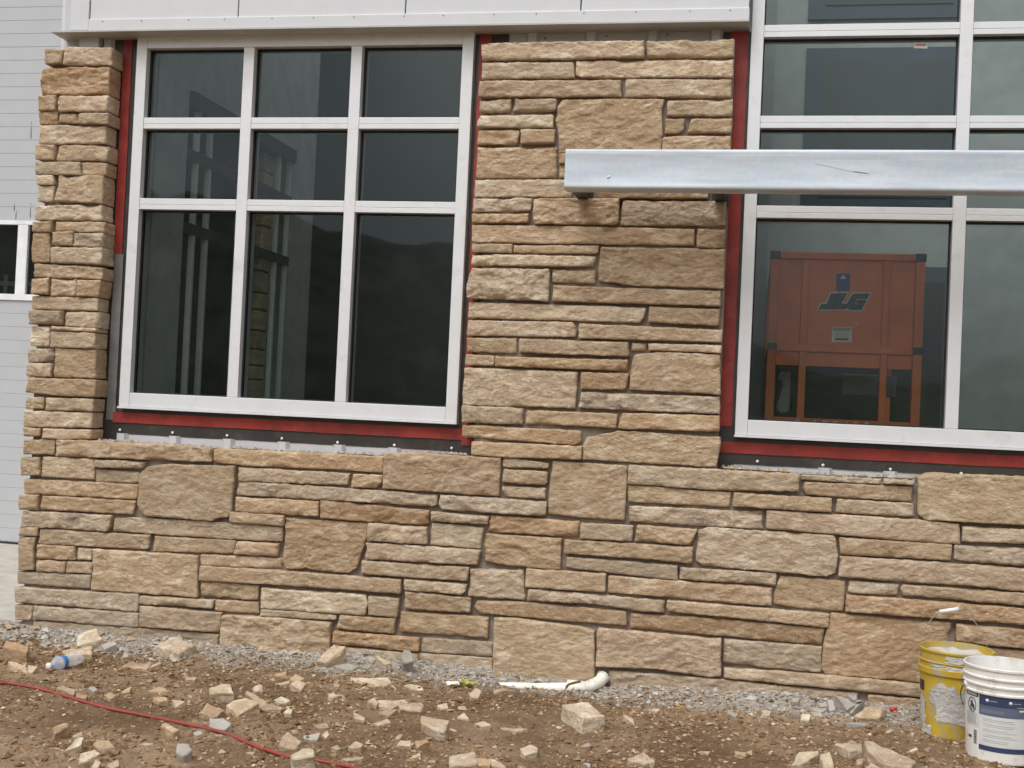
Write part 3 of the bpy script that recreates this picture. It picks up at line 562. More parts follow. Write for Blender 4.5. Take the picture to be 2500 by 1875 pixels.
# ------------------------------------------------------------------ stone veneer
stw = empty('stone_wall', (-1.4, 0, 0))
tag(stw, 'tan sandstone veneer wall of split-face ashlar blocks with grey mortar joints, under and between the windows', 'wall')
STONES = '''
A b 310,335 425,333 418,430 312,432
A p 460,322 755,325 752,440 430,432 440,370
A b 288,470 315,458 742,455 735,632 280,640 275,580
A o 270,655 380,645 378,745 268,750
A o 262,754 385,750 385,838 268,838
A p 415,655 735,650 730,752 405,752 400,690
A t 408,770 522,772 518,832 395,826
A t 540,772 735,768 735,838 530,834
A p 275,845 712,850 708,968 265,968
A t 250,985 370,982 365,1080 255,1080
A t 388,982 722,985 718,1082 385,1080
A g 250,1098 545,1100 548,1182 250,1178
A t 552,1100 715,1100 712,1182 555,1178
A p 258,1187 365,1186 365,1248 258,1248
A p 262,1257 365,1258 355,1360 258,1358
A t 408,1188 700,1192 698,1372 378,1358
A p 240,1395 688,1385 688,1485 238,1482
D t 230,118 348,115 350,185 228,182
D t 380,118 705,120 700,185 378,175
D o 230,195 335,192 335,270 345,330 332,388 222,385 218,300
D t 355,187 492,184 490,272 345,270
D d 505,195 700,195 695,285 500,278
D p 355,290 695,294 692,400 350,390
D t 230,400 690,427 690,500 232,485
D o 218,504 332,498 328,602 218,602
D t 350,498 515,504 508,615 342,610
D t 530,510 685,512 668,620 525,615
D t 218,618 658,632 655,712 215,702
D g 210,716 425,720 418,805 212,802
D p 445,724 665,727 662,830 440,815
D t 360,825 655,838 655,858 358,844
D y 210,822 330,825 325,955 205,950 200,880
D p 355,858 650,868 645,970 345,958
D d 190,975 330,972 362,1000 355,1055 190,1062
D t 190,1073 355,1073 352,1160 190,1155
D o 375,970 645,980 640,1168 365,1160
D t 190,1168 650,1185 645,1295 430,1290 180,1262
D o 178,1300 295,1302 288,1375 175,1372
D t 322,1304 635,1314 630,1392 318,1382
D p 165,1392 620,1406 618,1502 162,1498
D b 155,1508 270,1512 265,1562 155,1558
D t 298,1512 622,1522 620,1582 292,1575
G o 165,205 372,205 365,302 160,298
G t 388,205 650,212 1010,232 1430,262 1428,352 1000,335 388,310
G o 1447,265 1900,287 2589,320 2580,424 2260,402 1659,378 1442,352
G o 152,325 268,325 272,440 152,440
G y 290,322 635,335 630,470 280,450
G g 648,340 985,354 955,398 650,388
G g 650,406 930,424 940,490 905,495 645,485
G o 950,440 1000,392 1110,370 1585,385 1580,500 1562,690 1540,722 1455,730 1440,748 1050,720 990,712 935,640 945,560
G o 165,470 930,508 920,605 165,565
G o 142,575 262,580 255,678 140,672
G o 285,582 915,618 895,705 275,670
G d 155,688 380,695 752,718 745,790 725,818 150,788
G g 775,735 900,730 1250,747 1905,792 1900,892 1500,870 1100,845 765,818 768,770
G t 140,795 262,797 255,852 138,850
G t 275,808 1010,850 1000,942 265,905
G t 135,862 245,865 225,940 232,1080 130,1082 128,960
G o 255,914 510,928 515,1012 250,1005
G p 530,935 622,940 615,1015 525,1012
G t 250,1018 448,1028 438,1098 250,1090
G t 462,1025 622,1032 620,1105 450,1100
G o 632,942 1335,987 1335,1265 618,1212 635,1080
G g 120,1095 610,1120 605,1205 122,1172
G p 105,1200 940,1247 935,1362 115,1298
G o 1045,857 1590,887 1575,970 1032,955
G t 1605,892 1885,907 1870,990 1585,972
G t 1355,982 1900,1007 1895,1075 1352,1048
G t 1355,1056 1800,1082 2707,1150 2704,1240 1900,1180 1352,1150
G o 1360,1160 1745,1186 1735,1285 1358,1252
G p 955,1257 1445,1287 1438,1338 950,1308
G t 1455,1288 1740,1303 1740,1375 1450,1358
G g 955,1325 1500,1372 1485,1500 948,1462
G g 105,1318 222,1325 205,1420 100,1418
G g 240,1325 940,1374 935,1465 700,1450 225,1412
G g 225,1428 940,1477 1475,1520 1465,1640 700,1600 210,1560
G t 1512,1387 1900,1410 2234,1439 2228,1720 1500,1660 1498,1480
H g -55,390 700,434 685,508 -45,482
H b 730,434 920,447 915,495 880,528 715,520
H t 945,297 1100,290 1720,332 1710,582 1450,565 1100,540 928,528 935,430
H g -52,490 350,510 1290,577 1290,640 1260,652 500,605 -55,575
H o -62,592 492,620 488,718 -65,685
H b 505,614 1240,682 1235,778 830,755 505,730
H d 1312,580 1720,602 2028,624 2025,715 1750,700 1330,672 1305,640
H p 1740,322 2040,362 2038,395 1738,385
H o 1742,405 2035,422 2035,488 2020,508 1738,490
H p 1735,518 2020,532 2020,602 1732,582
H t -97,692 258,717 255,782 -100,758
H o 270,734 825,770 815,870 790,930 745,1065 690,1100 540,1090 400,1066 345,1078 275,1070 248,1020 268,900
H g 1255,690 1640,720 1630,772 1255,750
H o 1650,717 2251,759 2245,860 1632,820
H g 835,767 1225,797 1222,905 830,882
H y 1258,767 1600,802 1580,938 1245,908
H g 820,900 1585,950 1560,1045 815,1005
H o 1622,840 2130,874 2120,1078 1860,1060 1610,1020
H o 790,1022 1508,1068 1495,1152 788,1105
H g 1518,1077 1870,1087 1880,1250 1885,1280 1505,1258
H t 1075,1147 1490,1180 1480,1225 1450,1245 1075,1215
H b 1078,1232 1520,1274 1510,1368 1075,1340
H y 110,1207 810,1252 825,1310 800,1388 105,1340
H t 832,1260 1035,1277 1030,1340 1015,1402 830,1380
H g 105,1350 240,1357 605,1390 605,1420 100,1390
H b 640,1390 1010,1414 1005,1510 615,1475
H o 1048,1367 1635,1404 1630,1540 1040,1495
H b 595,1497 1172,1542 1170,1630 590,1578
H g 1190,1542 1668,1574 1660,1668 1185,1635
H g 600,1600 1165,1648 1165,1760 600,1730
L g 1430,674 2080,720 2075,850 1425,820
M o 30,374 200,380 740,450 865,485 870,910 500,890 15,860 25,600
I o 415,347 510,357 900,382 915,400 895,745 640,730 382,700 395,500
I t 930,377 2075,437 2070,552 1500,540 918,498
I o 925,512 1612,562 1605,655 925,620
I o 1638,564 2294,602 2290,690 1632,650
I d 935,654 1300,670 1830,692 1825,805 1500,785 925,755
I g 605,767 955,787 945,888 600,868
I t 985,782 1388,810 1360,880 1335,912 970,885
I o 500,880 1360,932 1352,1040 1100,1010 495,970
I g 505,997 1255,1054 1252,1148 900,1110 500,1065
I g 1275,1067 1920,1107 1915,1185 1270,1140
I o 240,1074 770,1110 765,1230 540,1215 230,1195
I t 792,1124 1895,1207 1885,1322 1300,1275 790,1230
I g 255,1214 1168,1292 1165,1365 1000,1355 700,1310 245,1285
I o -114,1330 -95,1292 200,1302 905,1367 912,1455 500,1425 200,1395 -75,1375
I t 1190,1290 2278,1380 2270,1468 1700,1410 1200,1360 1182,1330
I b 940,1380 1400,1407 2245,1482 2230,1588 1600,1530 938,1472
M g 900,467 1100,480 1935,557 1930,858 1840,868 1400,800 1080,785 885,780 890,640
N g -316,557 505,622 495,830 0,790 -325,755
N t -316,797 500,857 1310,932 1700,967 1700,1060 1310,1032 500,955 -318,875
N g -1290,820 -341,897 0,937 810,1014 800,1130 -300,1050 -1280,980
N b 900,1027 1310,1062 1700,1102 1700,1200 900,1170
J p 715,442 1240,472 1235,502 710,470
J p 1270,472 1465,484 1462,505 1268,498
J t 735,492 1450,522 1450,618 1000,590 740,570 718,530
J o 1500,462 1580,432 2450,470 2450,790 2000,765 1540,740 1498,700
J t 955,607 1465,637 1465,720 945,690
J g 475,682 1500,747 1770,774 1775,905 1400,880 475,800
J g 1800,792 2350,817 2350,905 1795,888
J p 20,817 80,797 930,852 952,985 935,1100 880,1122 500,1090 50,1050 2,1010
J o 965,864 1725,914 1710,1015 975,972
J d 1745,917 2350,947 2350,1060 1990,1035 1740,1010
J g 970,992 1500,1022 2350,1087 2350,1240 1900,1190 1400,1160 965,1125
J p 1035,1162 1370,1182 1350,1252 1030,1235
J t 1395,1184 2350,1252 2350,1330 1400,1250 1382,1215
J o 565,1127 1005,1162 990,1358 700,1340 525,1310 530,1240
J b 1015,1255 1400,1280 2350,1355 2350,1460 1600,1400 1010,1360
N o 585,340 1595,420 1575,600 1560,940 1310,915 800,870 540,855 505,800 525,600 560,450
N b 1645,427 2400,492 2400,640 1905,600 1640,560
N t 1620,605 2400,675 2400,820 1610,760
N g 1600,790 2400,850 2400,1010 1600,945
N g 1720,1080 2400,1130 2400,1230 1720,1200
O p 75,310 150,297 1165,280 1165,385 640,398 80,408
O t 1190,280 1775,268 1772,380 1188,382
O p 80,430 690,428 700,528 75,530
O p 715,415 1770,405 1762,515 750,518 708,505
O t 60,552 1010,548 1012,652 55,655
O t 1050,540 1755,540 1752,652 1040,652
O g 58,678 270,678 265,752 60,755
O g 300,674 578,674 570,745 425,752 285,752
O o 615,678 1300,672 1285,740 1290,900 1275,1030 600,1028 595,900 575,820 585,720
O t 1330,685 1765,680 1755,778 1325,780
O o 1315,808 1440,808 1432,880 1395,900 1312,900
O o 1490,808 1760,805 1752,895 1460,895
O t 1295,922 1750,920 1750,1015 1290,1025
O y 70,785 555,778 555,860 45,858 50,815
O o 50,885 322,880 312,970 45,975
O o 340,880 565,878 560,968 340,968
O t 45,998 580,995 575,1198 35,1200
O t 600,1042 1000,1042 1000,1105 598,1105
O t 600,1112 1000,1112 1000,1197 598,1197
O g 1015,1045 1745,1040 1740,1200 1010,1200
O p 30,1215 680,1213 678,1325 25,1325
O b 855,1215 1600,1215 1600,1340 855,1335
O d 15,1340 415,1337 400,1420 15,1425
O t 430,1347 1000,1347 995,1500 980,1515 430,1510 425,1440
O g 1025,1360 1720,1364 1712,1520 1015,1520
O o 15,1450 390,1448 385,1502 15,1502
E t 148,138 700,145 1645,168 1640,270 900,262 150,250
E t 1670,168 1850,172 1845,290 1665,285
E t 148,267 418,270 412,320 148,318
E t 430,274 998,280 990,326 425,320
E p 145,338 980,352 965,415 142,405
E t 1020,290 1848,302 1840,565 1500,550 1230,545 1100,520 1000,515 1005,420
E p 150,432 670,442 660,648 115,628 118,560
E t 690,442 978,447 972,525 685,518
E t 700,550 1200,567 1820,587 1818,682 692,648
E p 128,660 1315,697 1300,760 1270,792 120,758
E t 1345,694 1815,712 1808,812 1338,792
E p 120,782 820,795 848,840 840,888 115,880
E t 870,807 1832,847 1828,925 870,898
E o 112,898 445,906 440,1002 110,990
E t 468,907 1195,932 1208,1018 1180,1022 470,995
E y 1225,932 1318,937 1315,980 1220,980
E p 1340,940 1825,952 1822,998 1338,980
E o 105,1012 292,1022 290,1080 100,1078
E o 308,1026 1195,1052 1190,1118 305,1085
E t 100,1102 858,1132 838,1370 85,1348 90,1220
E o 885,1132 1205,1144 1175,1248 878,1240
E t 1245,1017 1400,997 1815,1014 1818,1278 1500,1258 1212,1245 1220,1100
E d 890,1267 1812,1302 1815,1408 1200,1385 868,1368
E t 82,1358 488,1374 482,1480 80,1468
E o 515,1387 1125,1414 1115,1505 850,1490 510,1478
E o 1162,1407 1812,1427 1810,1528 1130,1508
E o 80,1487 882,1527 880,1600 820,1618 80,1565
H o 1528,217 2268,250 2262,335 1720,318 1525,300
I o 650,185 780,162 870,144 1535,187 1545,220 1512,385 1200,370 620,335 622,240
'''
ROUGH = {('G', 1512): 2.6, ('M', 900): 1.6, ('E', 150): 2.6, ('O', 430): 2.4, ('O', 1025): 2.0, ('H', 945): 1.5, ('H', 595): 1.8, ('I', 985): 1.4}
def resample(P, n):
    P = np.asarray(P, float); s = np.concatenate([[0], np.cumsum(np.hypot(*(P[1:] - P[:-1]).T))])
    t = np.linspace(0, s[-1], n); return np.stack([np.interp(t, s, P[:, 0]), np.interp(t, s, P[:, 1])], -1)
CELL = 0.0062
def stone(poly, code, rough, seed, depth=0.105):
    P = np.array([bp(x, y, -0.004)[[0, 2]] for x, y in poly])
    mn, mx = P.min(0), P.max(0); C = (mn + mx) / 2; H = np.maximum(mx - mn, 1e-3); Q = (P - C) / H
    # four corners of the patch
    ci = [int(np.argmax(Q @ np.array(d))) for d in ((-1, 1), (1, 1), (1, -1), (-1, -1))]
    def chain(a, c_):
        out = [P[a]]; i = a
        while i != c_: i = (i + 1) % len(P); out.append(P[i])
        return out
    if len(set(ci)) < 4: ci = [0, 1, 2, 3]
    top, right, bot, left = chain(ci[0], ci[1]), chain(ci[1], ci[2]), chain(ci[2], ci[3]), chain(ci[3], ci[0])
    W = np.linalg.norm(P[ci[1]] - P[ci[0]]); Hh = np.linalg.norm(P[ci[3]] - P[ci[0]])
    W = max(W, np.linalg.norm(P[ci[2]] - P[ci[3]])); Hh = max(Hh, np.linalg.norm(P[ci[2]] - P[ci[1]]))
    nu = int(np.clip(W / CELL, 6, 260)); nv = int(np.clip(Hh / CELL, 6, 80))
    # finer rows at the rim
    def spaced(n, L):
        e = min(0.25, 0.004 / L); return np.concatenate([[0, e], np.linspace(e, 1 - e, n)[1:-1], [1 - e, 1]])
    su, sv = spaced(nu, W), spaced(nv, Hh)
    def rs(ch, s):
        Pc = np.asarray(ch); l = np.concatenate([[0], np.cumsum(np.hypot(*(Pc[1:] - Pc[:-1]).T))]); t = s * l[-1]
        return np.stack([np.interp(t, l, Pc[:, 0]), np.interp(t, l, Pc[:, 1])], -1)
    Tp, Bt, Lf, Rt = rs(top, su), rs(bot[::-1], su), rs(left[::-1], sv), rs(right, sv)
    U, Vv = np.meshgrid(su, sv)                                   # v = 0 at the top
    U_, V_ = U[..., None], Vv[..., None]
    G2 = ((1 - V_) * Tp[None] + V_ * Bt[None] + (1 - U_) * Lf[:, None] + U_ * Rt[:, None]
          - ((1 - U_) * (1 - V_) * Tp[0] + U_ * (1 - V_) * Tp[-1] + (1 - U_) * V_ * Bt[0] + U_ * V_ * Bt[-1]))
    du, dv = np.minimum(U, 1 - U) * W, np.minimum(Vv, 1 - Vv) * Hh
    # rounded corners
    r = min(0.005, Hh * 0.2); a, b_ = np.clip(1 - du / r, 0, 1), np.clip(1 - dv / r, 0, 1)
    k = np.where((a > 0) & (b_ > 0), np.maximum(a, b_) / np.maximum(np.sqrt(a * a + b_ * b_), 1e-9), 1.0)
    sh_u = np.where(U < 0.5, 1, -1) * (a - a * k) * r; sh_v = np.where(Vv < 0.5, -1, 1) * (b_ - b_ * k) * r
    x, z = G2[..., 0] + sh_u, G2[..., 1] + sh_v
    sd_ = seed * 13.37
    gx = 0.0026; x = C[0] + (x - C[0]) * (1 + 2 * gx / W); z = C[1] + (z - C[1]) * (1 + 2 * gx / Hh)
    x = x + 0.0028 * fbm(x * 28, z * 28, sd_, 3) + 0.0013 * vnoise(x * 90, z * 90, sd_)
    z = z + 0.0030 * fbm(x * 24, z * 30, sd_ + 5, 3) + 0.0015 * vnoise(x * 85, z * 85, sd_ + 9)
    # split face relief
    wx = 0.35 * fbm(x * 7, z * 7, sd_ + 2, 3)
    slope = math.sin(seed * 7.7) * 0.35
    lay = fbm(x * 8 + wx * 1.5, (z + slope * x * 0.3) * 27 + wx * 5, sd_ + 20, 4)
    tr = lay * 3.2; fl = np.floor(tr); fr_ = tr - fl; terr = (fl + np.clip((fr_ - 0.25) / 0.35, 0, 1)) / 3.2
    big = fbm(x * 5, z * 7, sd_ + 40, 3)
    med = fbm(x * 19, z * 34, sd_ + 60, 3); rid = 1 - np.abs(fbm(x * 13 + wx * 2, z * 26, sd_ + 80, 3)) * 2
    am = rough
    rd2 = 1 - np.abs(fbm(x * 27 + wx * 5, (z + slope * x * 0.3) * 50 + wx * 4, sd_ + 140, 3)) * 2.2
    rel = 0.0066 * am * terr + 0.0030 * am * big + 0.0034 * med + 0.0026 * am * rid + 0.0030 * rd2 + 0.0016 * vnoise(x * 110, z * 150, sd_)
    # chips knocked off the rim
    e = np.minimum(du, dv); chipw = 0.0022 + 0.0026 * fbm(x * 16, z * 16, sd_ + 99, 2)
    chip = np.clip(fbm(x * 9, z * 14, sd_ + 120, 2) - 0.18, 0, 1)
    rel = rel - 0.0050 * np.exp(-e / np.maximum(chipw, 0.0015)) - 0.045 * chip * np.exp(-e / 0.009) * am
    off = 0.010 + 0.009 * math.sin(seed * 3.3) + 0.004 * (am - 1)
    y = -(off + rel)
    nvv, nuu = x.shape
    V = np.stack([x, y, z], -1).reshape(-1, 3); ii = np.arange(nvv * nuu).reshape(nvv, nuu)
    Fq = np.stack([ii[:-1, :-1], ii[1:, :-1], ii[1:, 1:], ii[:-1, 1:]], -1).reshape(-1, 4)
    ring = np.concatenate([ii[0, :], ii[1:, -1], ii[-1, -2::-1], ii[-2:0:-1, 0]])
    R0 = V[ring]; m_ = len(ring); Vs = [V]; Fs = [Fq]; prev = ring; base = len(V)
    for d in (0.012, 0.035, 0.07, depth):
        Rr = R0.copy(); Rr[:, 1] = np.maximum(R0[:, 1], -0.03) * 0.0 + R0[:, 1] * (1 - min(1, d / 0.04)) + (d if d > 0.03 else d * 0.6)
        Rr[:, 0] += 0.0022 * fbm(R0[:, 0] * 30, R0[:, 2] * 30, sd_ + d * 300, 2); Rr[:, 2] += 0.0022 * fbm(R0[:, 0] * 30, R0[:, 2] * 30, sd_ + 7 + d * 300, 2)
        cur = base + np.arange(m_); base += m_; Vs.append(Rr)
        Fs.append(np.stack([prev, np.roll(prev, -1), np.roll(cur, -1), cur], -1)); prev = cur
    V = np.concatenate(Vs); Fa = np.concatenate(Fs)[:, ::-1]
    me = bpy.data.meshes.new('stone'); loc = np.array([C[0], 0.0, C[1]])
    Vl = (V - loc).astype(np.float32)
    me.vertices.add(len(Vl)); me.vertices.foreach_set('co', Vl.ravel()); nf = len(Fa)
    me.loops.add(nf * 4); me.loops.foreach_set('vertex_index', Fa.astype(np.int32).ravel()); me.polygons.add(nf)
    me.polygons.foreach_set('loop_start', np.arange(0, nf * 4, 4, dtype=np.int32)); me.polygons.foreach_set('use_smooth', np.ones(nf, bool))
    me.update(calc_edges=True); me.materials.append(SM[code]); add('stone', me, stw, loc)
nst = 0; boxes = []
for line in STONES.strip().splitlines():
    t, code, rest = line.split(None, 2); pl = pts(rest); src = [T(t, x, y) for x, y in pl]
    stone(src, code, ROUGH.get((t, pl[0][0]), random.choice((0.55, 0.7, 0.85, 1.0, 1.2, 1.5))), nst + 1.0); nst += 1
# mortar beds: rough sheets just behind the stone faces
def mortar(x0, x1, z0, z1, y=0.020, back=0.10, cuts=()):
    nx_, nz_ = int((x1 - x0) / 0.012), int((z1 - z0) / 0.012)
    U, W = np.meshgrid(np.linspace(x0, x1, nx_), np.linspace(z0, z1, nz_))
    yy = y + 0.012 * fbm(U * 7, W * 7, 1, 3) + 0.005 * fbm(U * 38, W * 38, 2, 4)
    V = np.stack([U, yy, W], -1).reshape(-1, 3); ii = np.arange(nx_ * nz_).reshape(nz_, nx_)
    Fq = np.stack([ii[:-1, :-1], ii[:-1, 1:], ii[1:, 1:], ii[1:, :-1]], -1).reshape(-1, 4)
    ring = np.concatenate([ii[0, :], ii[1:, -1], ii[-1, -2::-1], ii[-2:0:-1, 0]]); Bk = V[ring].copy(); Bk[:, 1] = back
    nb = len(V) + np.arange(len(ring)); Fs = np.stack([ring, nb, np.roll(nb, -1), np.roll(ring, -1)], -1)
    mesh_obj('mortar', np.concatenate([V, Bk]), np.concatenate([Fq, Fs]), M_mortar, stw, True)
zt = bp(*T('G', 1010, 232), 0)[2] - 0.012
mortar(-3.725, bp(*T('H', 1530, 300), 0)[0] + 0.001, -0.1, zt)
mortar(bp(*T('H', 1530, 300), 0)[0], -0.155, -0.1, bp(*T('O', 700, 290), 0)[2] - 0.006)
mortar(-0.154, 1.6, -0.1, bp(*T('J', 1000, 460), 0)[2] - 0.012)
mortar(-3.725, bp(*T('D', 640, 900), 0)[0] - 0.008, zt + 0.001, bp(*T('A', 600, 325), 0)[2] - 0.008)
# hidden back-up behind the veneer's left end
box('mortar_backing', -3.70, -3.40, 0.09, 0.114, -0.1, 3.05, M_mortar, stw)

# ------------------------------------------------------------------ galvanised beam on two bracket arms
yb0, yb1 = -0.36, -0.25
pa, pb = bp(1381, 362, yb0), bp(1379, 459, yb0)
bz1, bz0, bx = pa[2], pb[2], pa[0]
be = empty('steel_beam', (1.5, -0.3, bz0)); tag(be, 'long galvanised steel beam held in front of the wide stone pillar and right window', 'beam')
prof = []
def rc(cx, cz, r, a0, a1, n_=5): return [(cx + r * math.cos(a0 + (a1 - a0) * k / n_), cz + r * math.sin(a0 + (a1 - a0) * k / n_)) for k in range(n_ + 1)]
r = 0.012
prof = rc(yb0 + r, bz0 + r, r, 1.5 * PI, PI) + [(yb0 + 0.0006, bz0 + 0.022), (yb0 + 0.0028, bz0 + 0.034), (yb0 + 0.0028, bz1 - 0.034), (yb0 + 0.0006, bz1 - 0.022)] + rc(yb0 + r, bz1 - r, r, PI, 0.5 * PI) + rc(yb1 - r, bz1 - r, r, 0.5 * PI, 0) + rc(yb1 - r, bz0 + r, r, 0, -0.5 * PI)
prof = prof[::-1]
n = len(prof); V = []; xsb = [bx, bx + 0.004] + list(np.linspace(bx + 0.05, 4.2, 40))
for i, xx in enumerate(xsb):
    for (yy, zz) in prof:
        k = 0.985 if i == 0 else 1
        V.append((xx, (yb0 + yb1) / 2 + (yy - (yb0 + yb1) / 2) * k, (bz0 + bz1) / 2 + (zz - (bz0 + bz1) / 2) * k + 0.0012 * math.sin(xx * 2.1)))
Fb = [(i * n + k, i * n + (k + 1) % n, (i + 1) * n + (k + 1) % n, (i + 1) * n + k) for i in range(len(xsb) - 1) for k in range(n)] + [tuple(range(n))[::-1], tuple((len(xsb) - 1) * n + k for k in range(n))]
o = mesh_obj('channel_body', V, Fb, M_galv, be, True)
es = o.modifiers.new('es', 'EDGE_SPLIT'); es.split_angle = math.radians(40)
# scratches and the bright pressed dimple near the end
def scratch(P, w, m):
    Pw = [bp(*T(t, x, y), yb0 + 0.0018) for t, x, y in P]; tube('scratch', smooth_path(Pw, 4), w, m, be, 5)
scratch([('C', 800, 1104), ('C', 900, 1125), ('C', 1050, 1158), ('C', 1160, 1172)], 0.0004, M_galvst)
scratch([('C', 1060, 1157), ('C', 1110, 1162), ('C', 1162, 1172)], 0.0008, M_galvst)
scratch([('O', 920, 1200), ('O', 938, 1188)], 0.004, M_whitefr)
for x, lab in ((762, 'dark steel bracket arm under the free end of the galvanised beam'), (1685, 'dark steel bracket arm behind the galvanised beam beside the right window')):
    q = bp(*T('O', x, 1318), 0.0)
    br = empty('bracket_arm', (q[0], 0.0, q[2])); tag(br, lab, 'bracket', 'bracket arms behind the galvanised beam')
    box('arm', q[0] - 0.028, q[0] + 0.028, yb1 + 0.001, 0.06, bz0 + 0.01, bz0 + 0.06, M_steel, br, 0.004)
    box('wall_plate', q[0] - 0.04, q[0] + 0.04, 0.005, 0.02, bz0 - 0.012, bz0 + 0.09, M_steel, br, 0.002)

# ------------------------------------------------------------------ scissor lift inside
YL = 0.85
lf = empty('scissor_lift', (0.4, YL + 0.5, 0.05)); tag(lf, 'orange scissor lift platform standing indoors behind the right window', 'lift')
def fb(name, x0, y0, x1, y1, ya, yb_, m, bev=0.004):
    a = bp(*T('F', x0, y0), YL); c_ = bp(*T('F', x1, y1), YL)
    return box(name, a[0], c_[0], ya, yb_, c_[2], a[2], m, lf, bev)
PL = bp(*T('F', 490, 700), YL)[0]; PR = bp(*T('F', 1537, 700), YL)[0]
def zF(x, y): return bp(*T('F', x, y), YL)[2]
ztop = zF(1020, 325); zt2 = zF(1020, 370); zm1 = zF(1000, 950); zm0 = zF(1000, 1000); zk = zF(1000, 1095); zb1 = zF(980, 1450); pw = 0.047
YBk = YL + 1.5; zfl = 0.95
for xx in (PL, PR - pw):
    for yy in (YL, YBk - pw): box('corner_post', xx, xx + pw, yy, yy + pw, zfl, ztop - 0.002, M_lift, lf, 0.004)
def XF(x, y): return bp(*T('F', x, y), YL)[0]
for xa, xb in ((XF(708, 650), XF(758, 650)), (XF(1258, 650), XF(1306, 650))):
    box('stanchion', xa, xb, YL + 0.004, YL + 0.045, zb1 - 0.02, zt2 - .001, M_lift, lf, 0.004)
for yy in (YL, YBk - pw):
    box('top_rail', PL + pw + .0005, PR - pw - .0005, yy - 0.002, yy + pw, zt2, ztop, M_lift, lf, 0.004)
    box('mid_rail', PL + pw + .0005, PR - pw - .0005, yy - 0.004, yy + pw - 0.002, zm0, zm1, M_lift, lf, 0.004)
    box('toe_board', PL + pw + .0005, PR - pw - .0005, yy - 0.002, yy + 0.02, zfl, zb1, M_lift, lf, 0.003)
box('front_panel', PL + pw + .001, PR - pw - .001, YL + 0.02, YL + 0.03, zm1 - .003, zt2 + .003, M_lift, lf)
box('lower_strip', PL + pw + .001, PR - pw - .001, YL + 0.021, YL + 0.031, zk, zm0 + .002, M_lift, lf)
for xx in (PL, PR - pw):
    for z0_, z1_ in ((zt2, ztop), (zm0, zm1)): box('side_rail', xx + .002, xx + pw - .002, YL + pw + .001, YBk - pw - .001, z0_, z1_, M_lift, lf, 0.004)
    box('corner_cap', xx - 0.004, xx + pw + 0.004, YL - 0.006, YL + pw + 0.004, zt2 - 0.004, ztop + 0.004, M_black, lf, 0.006)
    box('joint_cap', xx - 0.002, xx + pw + 0.002, YL - 0.008, YL - 0.001, zm0 + 0.004, zm1 + 0.002, M_black, lf, 0.002)
box('rear_shade_sheet', PL + pw + .001, PR - pw - .001, YBk - 0.03, YBk - 0.02, zfl, zm0, M_steel, lf)  # dark sheet added so the platform's lower inside looks shaded
box('side_panel', PL + 0.012, PL + 0.02, YL + pw + .001, YBk - pw - .001, zfl, zm0, M_steel, lf)
box('platform_deck', PL, PR, YL + 0.021, YBk - 0.021, zfl - 0.04, zfl + 0.02, M_steel, lf)
for k in range(3): box('scissor_arm', PL + 0.1, PL + 0.16, YL + 0.1, YBk - 0.1, 0.45 + k * 0.14, 0.52 + k * 0.14, M_lift, lf)
box('chassis', PL, PR, YL, YBk, 0.15, 0.42, M_lift, lf, 0.02)
for xx in (PL - 0.03, PR - 0.07):
    for yy in (YL + 0.2, YBk - 0.4):
        v_, f_2 = tube_vf([(xx, yy, 0.19), (xx + 0.1, yy, 0.19)], 0.14, 20); mesh_obj('wheel', v_, f_2, M_black, lf)
fb('control_box', 1040, 1115, 1430, 1285, YL + 0.55, YL + 0.70, flat_mat('grey control box', (0.20, 0.22, 0.24), 0.5, bs=0))
fb('manual_holder', 560, 1110, 640, 1400, YL + 0.35, YL + 0.40, flat_mat('pale plastic', (0.45, 0.47, 0.45), 0.5, bs=0))
hp = [bp(*T('F', x, y), YL + 0.3) for x, y in ((560, 1110), (530, 1180), (570, 1200), (545, 1300), (530, 1380), (600, 1420), (660, 1360), (650, 1280))]
tube('control_cable', smooth_path(hp, 5), 0.012, M_black, lf, 8)
def decal(name, P, y, m, parent=lf, pxl=None):
    q = [bp(x, yy, y) for x, yy in P]
    bm = bmesh.new(); vs = [bm.verts.new(p) for p in q]; f = bm.faces.new(vs); f.normal_update()
    if f.normal.y > 0: bmesh.ops.reverse_faces(bm, faces=[f])
    bmesh.ops.triangulate(bm, faces=bm.faces); me = bpy.data.meshes.new(name); bm.to_mesh(me); bm.free(); me.materials.append(m); return add(name, me, parent, (0, 0, 0))
YP = YL + 0.0195
sF = lambda L: [T('F', x, y) for x, y in L]
J_ = sF([(907, 597), (962, 597), (917, 706), (822, 708), (843, 668), (880, 668)])
LG = sF([(969, 597)]) + [(2069.4, 714.5), (2055.4, 741), (2067.6, 741.3), (2078.9, 720.5), (2086, 716), (2124.4, 716.4), (2103.3, 757.5), (2073.5, 756.8), (2066.7, 752), (2064, 756)] + sF([(920, 705)])
def grow(P, d):
    c_ = np.array(P); n_ = len(c_); out = []
    area = sum(c_[i][0] * c_[(i + 1) % n_][1] - c_[(i + 1) % n_][0] * c_[i][1] for i in range(n_)); s = 1 if area > 0 else -1
    for i in range(n_):
        a, b_, e = c_[i - 1], c_[i], c_[(i + 1) % n_]
        n1 = np.array([(b_ - a)[1], -(b_ - a)[0]]); n1 /= np.linalg.norm(n1); n2 = np.array([(e - b_)[1], -(e - b_)[0]]); n2 /= np.linalg.norm(n2)
        m_ = n1 + n2; m_ /= max(0.6, float(m_ @ n1)) ; out.append(tuple(b_ + s * d * m_))
    return out
for nm, P in (('logo_letter', J_), ('logo_letter', LG)):
    decal('logo_outline', grow(P, 2.4), YP - 0.0005, M_logol); decal(nm, P, YP - 0.0012, M_logod)
gl = [(2116.5, 731.4), (2092.5, 731.4), (2088, 741.8), (2094.8, 742.2)]
